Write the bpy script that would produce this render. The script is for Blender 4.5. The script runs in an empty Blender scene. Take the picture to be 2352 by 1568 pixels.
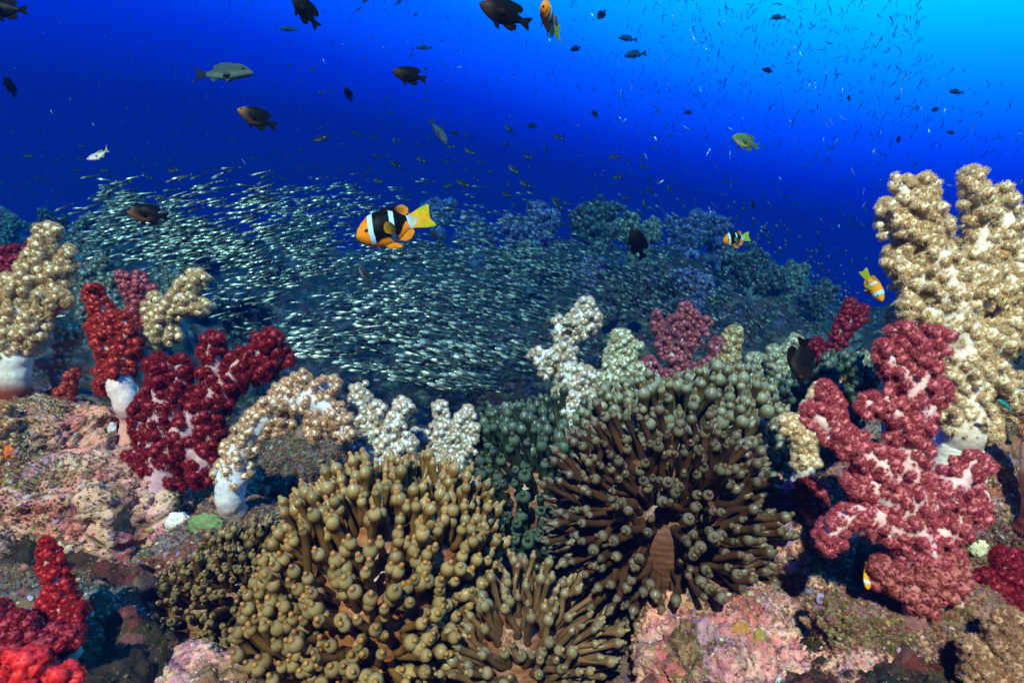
import bpy, math, random
import numpy as np
from mathutils import Vector, Matrix
C = bpy.context.scene.collection
R = math.radians
random.seed(7)
rng = np.random.default_rng(11)
F = 1300.0                                   # focal length in units of a 2352 px wide picture

# ------------------------------------------------------------------ camera, water light, sun, exposure
cam = bpy.data.cameras.new('camera'); cam.lens = 36 * F / 2352; cam.sensor_width = 36
cam.dof.use_dof = True; cam.dof.focus_distance = .78; cam.dof.aperture_fstop = 8
cam.clip_start = 0.02; cam.clip_end = 300
camo = bpy.data.objects.new('camera', cam); C.objects.link(camo)
camo.rotation_euler = (R(90), 0, 0)
bpy.context.scene.camera = camo
sc = bpy.context.scene
sc.view_settings.view_transform = 'Standard'; sc.view_settings.look = 'None'
sc.view_settings.gamma = 1; sc.view_settings.exposure = 0.78
sc.render.engine = 'CYCLES'
sc.cycles.use_denoising = True
sc.cycles.max_bounces = 4; sc.cycles.diffuse_bounces = 2; sc.cycles.glossy_bounces = 2
sc.cycles.transmission_bounces = 2; sc.cycles.volume_bounces = 0; sc.cycles.transparent_max_bounces = 8
sc.cycles.caustics_reflective = False; sc.cycles.caustics_refractive = False

class NT:
    """tiny helper round a node tree"""
    def __init__(s, tree): s.t = tree; s.t.nodes.clear()
    def n(s, kind, **kw):
        nd = s.t.nodes.new(kind)
        for k, v in kw.items(): setattr(nd, k, v)
        return nd
    def l(s, a, b): s.t.links.new(a, b)
    def math(s, op, a, b=None, clamp=False):
        nd = s.n('ShaderNodeMath', operation=op); nd.use_clamp = clamp
        for i, v in enumerate((a, b)):
            if v is None: continue
            if isinstance(v, (int, float)): nd.inputs[i].default_value = v
            else: s.l(v, nd.inputs[i])
        return nd.outputs[0]
    def ramp(s, fac, stops, interp='LINEAR'):
        nd = s.n('ShaderNodeValToRGB'); nd.color_ramp.interpolation = interp
        e = nd.color_ramp.elements
        while len(e) > 1: e.remove(e[-1])
        e[0].position = stops[0][0]; e[0].color = (*stops[0][1], 1)
        for p, c in stops[1:]:
            k = e.new(p); k.color = (*c, 1)
        s.l(fac, nd.inputs[0]); return nd.outputs[0]
    def mix(s, fac, a, b, mode='MIX'):
        nd = s.n('ShaderNodeMix', data_type='RGBA', blend_type=mode)
        for sock, v in ((nd.inputs[0], fac), (nd.inputs[6], a), (nd.inputs[7], b)):
            if isinstance(v, (int, float)): sock.default_value = v
            elif isinstance(v, tuple): sock.default_value = (*v, 1)
            else: s.l(v, sock)
        return nd.outputs[2]
    def noise(s, vec, scale, detail=4, rough=.55, dist=0.0):
        nd = s.n('ShaderNodeTexNoise'); nd.inputs['Scale'].default_value = scale
        nd.inputs['Detail'].default_value = detail; nd.inputs['Roughness'].default_value = rough
        nd.inputs['Distortion'].default_value = dist
        s.l(vec, nd.inputs['Vector']); return nd.outputs['Fac']
    def voro(s, vec, scale, feature='F1', out='Distance', rnd=1.0):
        nd = s.n('ShaderNodeTexVoronoi', feature=feature); nd.inputs['Scale'].default_value = scale
        nd.inputs['Randomness'].default_value = rnd
        s.l(vec, nd.inputs['Vector']); return nd.outputs[out]

world = bpy.data.worlds.new('World'); sc.world = world; world.use_nodes = True
w = NT(world.node_tree)
tc = w.n('ShaderNodeTexCoord'); sep = w.n('ShaderNodeSeparateXYZ'); w.l(tc.outputs['Generated'], sep.inputs[0])
def pdir(px, py):
    v = Vector((px-1176, F, 784-py)).normalized(); return v.x, v.z
fit = [((0,20),.36),((1176,20),.66),((2250,20),1.0),((200,400),.14),((1176,400),.28),((2200,400),.50),((1700,20),.86),((1700,250),.50),((600,200),.38),((2300,200),.82)]
A_ = np.array([[1, x, z, x*x, x*z] for x, z in (pdir(*p) for p, s_ in fit)]); b_ = np.array([s_ for p, s_ in fit])
kc = np.linalg.lstsq(A_, b_, rcond=None)[0]
X, Z = sep.outputs['X'], w.math('MINIMUM', sep.outputs['Z'], .55)
s_ = w.math('ADD', w.math('MULTIPLY', X, float(kc[1])), float(kc[0]))
s_ = w.math('ADD', s_, w.math('MULTIPLY', Z, float(kc[2])))
s_ = w.math('ADD', s_, w.math('MULTIPLY', w.math('MULTIPLY', X, X), float(kc[3])))
s_ = w.math('ADD', s_, w.math('MULTIPLY', w.math('MULTIPLY', X, Z), float(kc[4])))
s_ = w.math('SUBTRACT', s_, w.math('MULTIPLY', w.math('MAXIMUM', w.math('SUBTRACT', .35, sep.outputs['Y']), 0.0), .6), clamp=True)
wc = w.ramp(s_, [(0, (0, .0015, .035)), (.14, (0, .004, .11)), (.30, (0, .008, .26)), (.42, (0, .036, .68)), (.60, (0, .19, 1.35)), (.8, (0, .62, 1.6)), (1, (0, 1.15, 1.6))])
bg = w.n('ShaderNodeBackground'); w.l(wc, bg.inputs[0]); bg.inputs[1].default_value = .84
wo = w.n('ShaderNodeOutputWorld'); w.l(bg.outputs[0], wo.inputs[0])

sun = bpy.data.lights.new('sun', 'SUN'); sun.energy = 5.0; sun.angle = R(1.5); sun.color = (1.0, .78, .58)
suno = bpy.data.objects.new('sun', sun); C.objects.link(suno)
SUND = Vector((.12, .76, -.62))              # light travels away from the camera, down and a little to the right
suno.rotation_euler = SUND.to_track_quat('-Z', 'Y').to_euler()

# ------------------------------------------------------------------ helpers
def at(px, py, Y): return np.array([(px-1176)/F*Y, Y, (784-py)/F*Y])

def _hash(ix, iy, iz):
    h = (ix.astype(np.int64)*374761393 + iy.astype(np.int64)*668265263 + iz.astype(np.int64)*2147483647) & 0xffffffff
    h = ((h ^ (h >> 13)) * 1274126177) & 0xffffffff
    h = (h ^ (h >> 16)) & 0xffffffff
    return h / 4294967295.0
def vnoise(P):
    i = np.floor(P).astype(np.int64); f = P-i; f = f*f*(3-2*f); o = 0
    for dx in (0, 1):
        for dy in (0, 1):
            for dz in (0, 1):
                wgt = (f[:, 0] if dx else 1-f[:, 0])*(f[:, 1] if dy else 1-f[:, 1])*(f[:, 2] if dz else 1-f[:, 2])
                o = o + wgt*_hash(i[:, 0]+dx, i[:, 1]+dy, i[:, 2]+dz)
    return o
def fbm(P, scale, octv=4, gain=.5, ridged=False):
    o = 0; a = 1; tot = 0
    for k in range(octv):
        n = vnoise(P*scale*(2.03**k) + 17.3*k)
        if ridged: n = 1-abs(2*n-1)
        o = o + a*n; tot += a; a *= gain
    return o/tot
def cells(P, scale):
    """distance to nearest jittered cell point, 0..~1"""
    Q = P*scale; i = np.floor(Q).astype(np.int64); best = np.full(len(P), 9.)
    for dx in (-1, 0, 1):
        for dy in (-1, 0, 1):
            for dz in (-1, 0, 1):
                c = i+np.array([dx, dy, dz])
                j = np.stack([_hash(c[:, 0], c[:, 1], c[:, 2]), _hash(c[:, 0]+91, c[:, 1], c[:, 2]), _hash(c[:, 0], c[:, 1]+57, c[:, 2])], 1)
                best = np.minimum(best, np.linalg.norm(c+j-Q, axis=1))
    return best

def mesh_obj(name, V, faces, mat, parent=None, col=None, smooth=True):
    """faces: list of int arrays (n,k). col: (n,3) vertex colours"""
    me = bpy.data.meshes.new(name)
    V = np.ascontiguousarray(V, dtype=np.float32)
    faces = [f for f in faces if len(f)]
    loops = np.concatenate([f.ravel() for f in faces]).astype(np.int32)
    tot = np.concatenate([np.full(len(f), f.shape[1]) for f in faces]).astype(np.int32)
    st = np.concatenate([[0], np.cumsum(tot)[:-1]]).astype(np.int32)
    me.vertices.add(len(V)); me.vertices.foreach_set('co', V.ravel())
    me.loops.add(len(loops)); me.loops.foreach_set('vertex_index', loops)
    me.polygons.add(len(tot)); me.polygons.foreach_set('loop_start', st); me.polygons.foreach_set('loop_total', tot)
    me.polygons.foreach_set('use_smooth', np.full(len(tot), smooth))
    me.update(calc_edges=True)
    if col is not None:
        ca = me.color_attributes.new('Col', 'FLOAT_COLOR', 'POINT')
        ca.data.foreach_set('color', np.concatenate([col, np.ones((len(V), 1))], 1).astype(np.float32).ravel())
    me.materials.append(mat)
    o = bpy.data.objects.new(name, me); C.objects.link(o)
    if parent is not None: o.parent = parent
    return o
class Acc:
    def __init__(s): s.V = []; s.Fq = []; s.Ft = []; s.C = []; s.n = 0
    def add(s, V, F_, col):
        V = np.asarray(V, float); F_ = np.asarray(F_)
        if len(V) == 0: return
        (s.Fq if F_.shape[1] == 4 else s.Ft).append(F_+s.n)
        s.V.append(V); s.n += len(V)
        c = np.asarray(col, float)
        s.C.append(np.broadcast_to(c, (len(V), 3)) if c.ndim == 1 else c)
    def build(s, name, mat, parent=None, origin=None, smooth=True):
        V = np.concatenate(s.V)
        if origin is not None: V = V-origin
        fs = ([np.concatenate(s.Fq)] if s.Fq else [])+([np.concatenate(s.Ft)] if s.Ft else [])
        o = mesh_obj(name, V, fs, mat, parent, np.concatenate(s.C), smooth)
        return o
def tag(o, label=None, cat=None, group=None, kind=None):
    if label: o['label'] = label
    if cat: o['category'] = cat
    if group: o['group'] = group
    if kind: o['kind'] = kind
    return o
def empty(name, loc):
    o = bpy.data.objects.new(name, None); o.empty_display_size = .02; o.location = Vector(loc); C.objects.link(o); return o

def unit(v): return v/np.maximum(np.linalg.norm(v, axis=-1, keepdims=True), 1e-9)
def tubes(P, Rr, segs, cap=True):
    """P (m,n,3) centre lines, Rr (m,n) radii -> V, quads (caps collapse by radius)"""
    m, n = P.shape[:2]
    T = unit(np.gradient(P, axis=1))
    avg = unit(P[:, -1]-P[:, 0]); ref = np.where(abs(avg[:, 1:2]) < .8, np.array([[0., 1, 0]]), np.array([[1., 0, 0]]))
    S = unit(np.cross(T, ref[:, None, :])); U = np.cross(S, T)
    a = np.arange(segs)/segs*2*np.pi
    V = P[:, :, None]+Rr[:, :, None, None]*(np.cos(a)[None, None, :, None]*S[:, :, None]+np.sin(a)[None, None, :, None]*U[:, :, None])
    V = V.reshape(-1, 3)
    i, j = np.meshgrid(np.arange(n-1), np.arange(segs), indexing='ij'); i = i.ravel(); j = j.ravel(); jn = (j+1) % segs
    q = np.stack([i*segs+j, i*segs+jn, (i+1)*segs+jn, (i+1)*segs+j], 1)
    q = (q[None]+np.arange(m)[:, None, None]*n*segs).reshape(-1, 4)
    return V, q
def ico(sub):
    import bmesh
    bm = bmesh.new(); bmesh.ops.create_icosphere(bm, subdivisions=sub, radius=1)
    V = np.array([v.co[:] for v in bm.verts]); Fc = np.array([[v.index for v in f.verts] for f in bm.faces]); bm.free()
    return V, Fc
ICO = {k: ico(k) for k in (1, 2, 3)}
def frames(N):
    N = unit(N); ref = np.where(abs(N[:, 2:3]) < .9, np.array([[0., 0, 1]]), np.array([[1., 0, 0]]))
    S = unit(np.cross(ref, N)); U = np.cross(N, S); return S, U, N
def scatter(TV, TF, P, N, scale, spin=None):
    """template TV (k,3) with +Z outward copied to P with normals N"""
    S, U, N = frames(N); m = len(P)
    if spin is None: spin = rng.random(m)*6.283
    c, s = np.cos(spin)[:, None], np.sin(spin)[:, None]
    A, B = c*S+s*U, -s*S+c*U
    sc_ = np.broadcast_to(np.asarray(scale, float), (m,)) if np.ndim(scale) < 2 else scale
    if np.ndim(sc_) == 1: sc_ = np.stack([sc_]*3, 1)
    V = P[:, None]+TV[None, :, 0:1]*(A*sc_[:, 0:1])[:, None]+TV[None, :, 1:2]*(B*sc_[:, 1:2])[:, None]+TV[None, :, 2:3]*(N*sc_[:, 2:3])[:, None]
    Fc = (TF[None]+np.arange(m)[:, None, None]*len(TV)).reshape(-1, TF.shape[1])
    return V.reshape(-1, 3), Fc
def star(k, tilt=.9, wdt=.22, ln=1.0):
    """tuft of k pointed polyps"""
    V = []; Fc = []
    for i in range(k):
        if i == 0: d = np.array([0, 0, 1.])
        else:
            a = i/(k-1)*6.283; d = np.array([math.cos(a)*math.sin(tilt), math.sin(a)*math.sin(tilt), math.cos(tilt)])
        s = np.cross(d, [.3, .2, .9]); s /= np.linalg.norm(s); u = np.cross(d, s)
        b = len(V)
        for q in range(3):
            an = q*2.094; V.append(d*.18+(s*math.cos(an)+u*math.sin(an))*wdt)
        V.append(d*ln)
        Fc += [[b, b+1, b+3], [b+1, b+2, b+3], [b+2, b, b+3]]
    return np.array(V), np.array(Fc)
STAR8 = star(9, .98, .15, 1.15); STAR5 = star(5, .8, .3); STAR4 = star(4, .7, .38)

# ------------------------------------------------------------------ materials
def material(name, rough=.5, spec=.5, sss=0., metallic=0., bump=None, coat=0., sssr=(.02, .008, .004), transl=0.):
    m = bpy.data.materials.new(name); m.use_nodes = True; t = NT(m.node_tree)
    p = t.n('ShaderNodeBsdfPrincipled'); o = t.n('ShaderNodeOutputMaterial')
    at_ = t.n('ShaderNodeVertexColor', layer_name='Col')
    tcn = t.n('ShaderNodeTexCoord')
    p.inputs['Roughness'].default_value = rough; p.inputs['Specular IOR Level'].default_value = spec
    p.inputs['Metallic'].default_value = metallic; p.inputs['Coat Weight'].default_value = coat; p.inputs['Coat Roughness'].default_value = .12
    if sss:
        p.inputs['Subsurface Weight'].default_value = sss; p.inputs['Subsurface Radius'].default_value = (1, .5, .3); p.inputs['Subsurface Scale'].default_value = .006
    colr = at_.outputs['Color']
    if bump:
        sc_, st, vari = bump
        nz = t.noise(tcn.outputs['Object'], sc_, 5, .6)
        b = t.n('ShaderNodeBump'); b.inputs['Strength'].default_value = st; b.inputs['Distance'].default_value = .002
        t.l(nz, b.inputs['Height']); t.l(b.outputs[0], p.inputs['Normal'])
        v = t.ramp(nz, [(.3, (1-vari,)*3), (.7, (1+vari*.4,)*3)])
        colr = t.mix(1.0, colr, v, 'MULTIPLY')
    t.l(colr, p.inputs['Base Color'])
    if transl:
        tr = t.n('ShaderNodeBsdfTranslucent'); t.l(colr, tr.inputs[0]); mx = t.n('ShaderNodeMixShader'); mx.inputs[0].default_value = transl
        t.l(p.outputs[0], mx.inputs[1]); t.l(tr.outputs[0], mx.inputs[2]); t.l(mx.outputs[0], o.inputs[0])
    else: t.l(p.outputs[0], o.inputs[0])
    return m
M = {
 'trunk': material('coral_flesh', .5, .35, bump=(170, .55, .22), sss=.5),
 'polyp': material('coral_polyp', .6, .2, transl=.5),
 'tent': material('anemone_skin', .36, .38, bump=(110, .2, .22), coat=.1, transl=.36),
 'disc': material('anemone_body', .35, .5, bump=(140, .5, .25)),
 'fish': material('fish_skin', .4, .03, bump=(260, .15, .12)),
 'fin': material('fish_fin', .5, .03, transl=.3, bump=(200, .2, .2)),
 'eye': material('fish_eye', .3, .25),
 'silver': material('silver_scales', .27, .6, metallic=.42),
 'sponge': material('sponge_skin', .7, .3, bump=(220, .7, .35)),
 'turf': material('turf_algae', .8, .2, transl=.3),
}
def rock_mat(name, stops, dark=.0, sc1=5., seed=0., gain=1.):
    m = bpy.data.materials.new(name); m.use_nodes = True; t = NT(m.node_tree)
    p = t.n('ShaderNodeBsdfPrincipled'); o = t.n('ShaderNodeOutputMaterial'); t.l(p.outputs[0], o.inputs[0])
    g = t.n('ShaderNodeNewGeometry'); mp = t.n('ShaderNodeMapping'); mp.inputs['Location'].default_value = (seed, seed*1.7, 0)
    t.l(g.outputs['Position'], mp.inputs[0]); P = mp.outputs[0]
    n1 = t.noise(P, sc1, 6, .62, .6); c = t.ramp(n1, stops)
    vc = t.n('ShaderNodeTexVoronoi'); vc.inputs['Scale'].default_value = 26; 
    nd = t.n('ShaderNodeTexNoise'); nd.inputs['Scale'].default_value = 30; t.l(P, nd.inputs['Vector'])
    mv = t.n('ShaderNodeVectorMath', operation='MULTIPLY_ADD'); t.l(nd.outputs['Color'], mv.inputs[0]); mv.inputs[1].default_value = (.05,)*3; t.l(P, mv.inputs[2])
    t.l(mv.outputs[0], vc.inputs['Vector'])
    sp = t.n('ShaderNodeSeparateColor'); t.l(vc.outputs['Color'], sp.inputs[0])
    c2 = t.ramp(sp.outputs[0], [(0, (.42, .16, .18)), (.16, (.12, .09, .025)), (.3, (.50, .34, .30)), (.42, (.30, .20, .34)), (.55, (.20, .15, .05)), (.66, (.55, .45, .33)), (.8, (.35, .07, .07)), (.92, (.16, .22, .08)), (1, (.5, .25, .28))], 'CONSTANT')
    msk = t.ramp(t.noise(P, 14, 3), [(.42, (0,)*3), (.55, (1,)*3)])
    c = t.mix(t.math('MULTIPLY', msk, .75), c, c2)
    # turf speckle
    n3 = t.noise(P, 150, 4, .7); sm = t.ramp(n3, [(.46, (0,)*3), (.60, (1,)*3)])
    n4 = t.noise(P, 11, 4, .6); sm2 = t.ramp(n4, [(.45, (0,)*3), (.62, (1,)*3)])
    c = t.mix(t.math('MULTIPLY', sm, t.math('ADD', t.math('MULTIPLY', sm2, .8), .15)), c, (.10, .075, .018))
    n5 = t.noise(P, 260, 2, .6); s5 = t.ramp(n5, [(.64, (0,)*3), (.72, (1,)*3)])
    c = t.mix(t.math('MULTIPLY', s5, .6), c, (.72, .60, .40))
    ed = t.voro(P, 17, 'DISTANCE_TO_EDGE'); es = t.ramp(ed, [(0, (.25,)*3), (.06, (1,)*3)])  # crevices darkened in colour, standing for the shade inside them
    c = t.mix(.8, c, es, 'MULTIPLY')
    c = t.mix(1., c, (1-dark,)*3, 'MULTIPLY'); c = t.mix(1., c, (gain, gain*.90, gain*.80), 'MULTIPLY')
    t.l(c, p.inputs['Base Color']); p.inputs['Roughness'].default_value = .75; p.inputs['Specular IOR Level'].default_value = .25
    b1 = t.n('ShaderNodeBump'); b1.inputs['Strength'].default_value = .9; b1.inputs['Distance'].default_value = .018
    h = t.math('ADD', t.math('MULTIPLY', t.noise(P, 40, 8, .7), 1.0), t.math('MULTIPLY', t.math('MINIMUM', ed, .12), 3.0))
    h = t.math('ADD', h, t.math('MULTIPLY', n3, .35))
    t.l(h, b1.inputs['Height']); t.l(b1.outputs[0], p.inputs['Normal'])
    return m
PINK = [(.25, (.22, .12, .03)), (.35, (.60, .18, .19)), (.42, (.74, .42, .34)), (.47, (.46, .15, .22)), (.52, (.80, .50, .44)), (.57, (.44, .18, .32)), (.62, (.62, .46, .26)), (.69, (.42, .24, .48)), (.78, (.30, .18, .05))]
OLIVE = [(.25, (.08, .05, .02)), (.38, (.26, .18, .05)), (.46, (.40, .18, .13)), (.53, (.18, .11, .035)), (.60, (.46, .32, .16)), (.68, (.14, .09, .03)), (.8, (.40, .30, .08))]
M['rock_pink'] = rock_mat('coralline_rock', PINK, gain=1.6)  # gain lifts the pink crust colour to stand for strobe light
M['rock_olive'] = rock_mat('turfed_rock', OLIVE, seed=3.1, gain=1.25)
M['rock_teal'] = rock_mat('teal_shade_rock', [(.28, (.03, .05, .04)), (.40, (.06, .20, .17)), (.48, (.16, .10, .09)), (.55, (.05, .22, .24)), (.63, (.28, .12, .16)), (.72, (.10, .30, .22))], seed=5.)  # teal in these colour stops stands for bluish shade on the rock
M['ground'] = rock_mat('reef_ground', [(.3, (.01, .012, .01)), (.45, (.04, .04, .03)), (.55, (.07, .05, .04)), (.65, (.025, .03, .02)), (.8, (.09, .08, .06))], dark=.4, seed=8., sc1=3.)

# ------------------------------------------------------------------ reef terrain
PX = np.array([-2200, -600, 0, 300, 560, 800, 1000, 1250, 1500, 1750, 2000, 2352, 2900, 4500], float)
DD = np.array([.28, .45, .62, .80, 1.0, 1.35, 1.8, 2.4, 3.0, 3.6, 4.3, 5.5, 8., 16., 40.])
TY = np.array([  # picture height of the ground at each bearing (columns) and distance (rows)
 [2300,2300,2300,2300,2400,2500,2500,2500,2300,2200,2200,2200,2200,2300],
 [1800,1700,1640,1680,1750,1800,1800,1750,1690,1640,1640,1640,1650,1750],
 [1500,1400,1330,1400,1600,1680,1700,1640,1560,1480,1400,1400,1400,1450],
 [1250,1150,1080,1130,1300,1420,1450,1400,1370,1300,1200,1150,1100,1200],
 [1100,1000, 960, 990,1180,1220,1240,1200,1180,1120,1060,1020,1000,1050],
 [ 950, 900, 880, 930,1050,1100,1110,1090,1040, 980, 950, 920, 920, 950],
 [ 850, 820, 800, 860, 980,1030,1040,1000, 930, 880, 880, 880, 880, 900],
 [ 760, 720, 710, 770, 880, 940, 920, 840, 770, 760, 800, 840, 840, 850],
 [ 680, 640, 620, 650, 720, 760, 740, 680, 630, 640, 730, 800, 810, 820],
 [ 600, 560, 550, 550, 580, 600, 590, 560, 550, 570, 690, 780, 790, 790],
 [ 560, 530, 520, 500, 510, 520, 520, 520, 530, 570, 680, 770, 780, 780],
 [ 620, 600, 590, 580, 580, 590, 590, 590, 600, 640, 720, 790, 790, 790],
 [ 760, 760, 760, 750, 750, 750, 750, 750, 760, 780, 800, 810, 810, 810],
 [ 860]*14, [ 830]*14], float)
TY[8] += 22; TY[9] += 45; TY[10] += 50; TY[11] += 30
TZ = (784-TY)/F*DD[:, None]
def ground_z(x, y):
    x = np.asarray(x, float); y = np.maximum(np.asarray(y, float), DD[0])
    u = np.clip(x/y*F+1176, PX[0], PX[-1]); i = np.clip(np.searchsorted(PX, u)-1, 0, len(PX)-2); a = (u-PX[i])/(PX[i+1]-PX[i])
    a = a*a*(3-2*a)
    ld = np.log(y); LD = np.log(DD); j = np.clip(np.searchsorted(LD, ld)-1, 0, len(LD)-2); b = np.clip((ld-LD[j])/(LD[j+1]-LD[j]), 0, 1)
    z = (TZ[j, i]*(1-a)+TZ[j, i+1]*a)*(1-b)+(TZ[j+1, i]*(1-a)+TZ[j+1, i+1]*a)*b
    P = np.stack([x, y, np.zeros_like(x)], -1).reshape(-1, 3)
    amp = np.clip(.10*np.minimum(y, 4), .03, .3).ravel()
    n = (fbm(P, 3.2, 3)-.5)*amp*1.0 + (fbm(P, 13., 4, .55, True)-.5)*np.clip(.06*y, .02, .12).ravel()
    n = n + (fbm(P+5, 42., 4, .65)-.5)*.05*np.clip(1.6-y.ravel(), 0, 1)
    return z+n.reshape(z.shape)
def build_ground():
    us = np.linspace(-2.6, 2.6, 620); ds = np.concatenate([[-8, -3, -1, -.3, 0, .15], np.exp(np.linspace(math.log(.28), math.log(40), 520))])
    U, D = np.meshgrid(us, ds, indexing='ij'); Y = D; Xg = U*np.maximum(D, .28); Xg = np.where(D < .28, U*(.28+2*(.28-D)), Xg)
    Zg = ground_z(Xg, Y)
    V = np.stack([Xg, Y, Zg], -1).reshape(-1, 3)
    nn = fbm(V, 9, 4)-.5
    V[:, 0] += nn*.05*np.clip(V[:, 1], 0, 2); 
    n1, n2 = U.shape; i, j = np.meshgrid(np.arange(n1-1), np.arange(n2-1), indexing='ij'); i = i.ravel(); j = j.ravel()
    q = np.stack([i*n2+j, (i+1)*n2+j, (i+1)*n2+j+1, i*n2+j+1], 1)
    o = mesh_obj('reef_ground', V, [q], M['ground']); tag(o, kind='structure')
build_ground()

ROCKS = []
def rock(px, py, Y, rx, ry, rz, mat, label, seed=0, sub=6, rough=1., cat='rock', name='rock'):
    c = at(px, py, Y); k = Y/F; r = np.array([rx*k, ry*k, rz*k])
    V, Fc = ico(sub); Vn = V.copy(); P = V*r+c+seed*3.3; s = float(r.mean())
    d = (fbm(P, .9/s, 3)-.5)*.75 + (.5-cells(P, 2.6/s))*.16*rough + (fbm(P, 5/s, 4, .55, True)-.5)*.20*rough + (fbm(P, 24/s, 3, .6)-.5)*.07*rough
    if sub > 5:
        g1, g2 = cells(P, 9/s), cells(P+4, 24/s); d = d + (.45-np.minimum(g1, .8))*.11*rough*np.clip(fbm(P+9, 2/s, 2)*3-1., 0, 1) + (.45-np.minimum(g2, .8))*.05*rough + (fbm(P, 70/s, 2, .6)-.5)*.03*rough
    V = V*r*(1+d[:, None])
    o = mesh_obj(name, V, [Fc], mat); o.location = Vector(c); tag(o, label, cat)
    ROCKS.append((V+c, Fc, o)); return o
rock(170, 1180, .86, 370, 300, 225, M['rock_pink'], 'wide pink and mauve encrusted rock under the crimson coral', 1, sub=7)
rock(20, 1030, .80, 260, 190, 135, M['rock_pink'], 'mauve rock below the thick cream coral stalk', 2)
rock(60, 1500, .58, 260, 200, 175, M['rock_teal'], 'shaded teal and tan rock behind the three small red corals', 3, sub=7)
rock(420, 1640, .55, 200, 140, 125, M['rock_pink'], 'low pink rock below the brown short-tentacled anemone', 4)
rock(560, 1275, .76, 190, 150, 112, M['rock_teal'], 'dark bluish ledge beyond the white round sponge', 5)
rock(1705, 1565, .58, 255, 220, 205, M['rock_pink'], 'speckled pink and yellow rock beneath the drooping anemone', 6, sub=7)
rock(1835, 1370, .67, 125, 110, 250, M['rock_pink'], 'purple-edged upright rock between anemone and pink-red coral', 7)
rock(2130, 1420, .74, 330, 230, 330, M['rock_olive'], 'large dark olive rock carrying the pink-red coral', 8, sub=7)
rock(2255, 1180, .73, 235, 160, 212, M['rock_olive'], 'golden turf-covered rock at the foot of the tall cream coral', 9)
rock(1990, 1640, .52, 260, 180, 150, M['rock_pink'], 'violet-tinged rock in the bottom corner beside the small clownfish', 10, sub=7)
rock(700, 1090, 1.15, 130, 160, 110, M['rock_teal'], 'teal shaded boulder under the arching cream coral', 11)
rock(960, 1160, 1.15, 260, 200, 110, M['rock_teal'], 'bluish rock supporting the two short cream corals', 12)
rock(1420, 1110, 1.25, 260, 200, 130, M['rock_olive'], 'shaded rock behind the anemones carrying the tall pale coral', 13)
rock(1760, 1000, 1.35, 260, 220, 120, M['rock_olive'], 'shaded rock under the dark red and teal corals', 14)

# seat things on the rock surfaces by looking along the view line
rock(2120, 1490, .53, 240, 100, 165, M['rock_olive'], 'dark crumbly rock at the foot of the pink-red coral', 15, sub=7)
rock(1990, 1330, .66, 90, 90, 110, M['rock_olive'], 'small shaded rock behind the small juvenile clownfish', 16)
from mathutils.bvhtree import BVHTree
allV = []; allF = []; off = 0
for V, Fc, o in ROCKS:
    allV += [tuple(v) for v in V]; allF += [tuple(int(a)+off for a in f) for f in Fc]; off += len(V)
BV = BVHTree.FromPolygons(allV, allF)
def floor_at(x, y, z0):
    g = float(ground_z(np.array([x]), np.array([y]))[0]); h = BV.ray_cast(Vector((x, y, z0+.06)), Vector((0, 0, -1)))
    return max(g, h[0].z) if h[0] is not None else g
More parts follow.
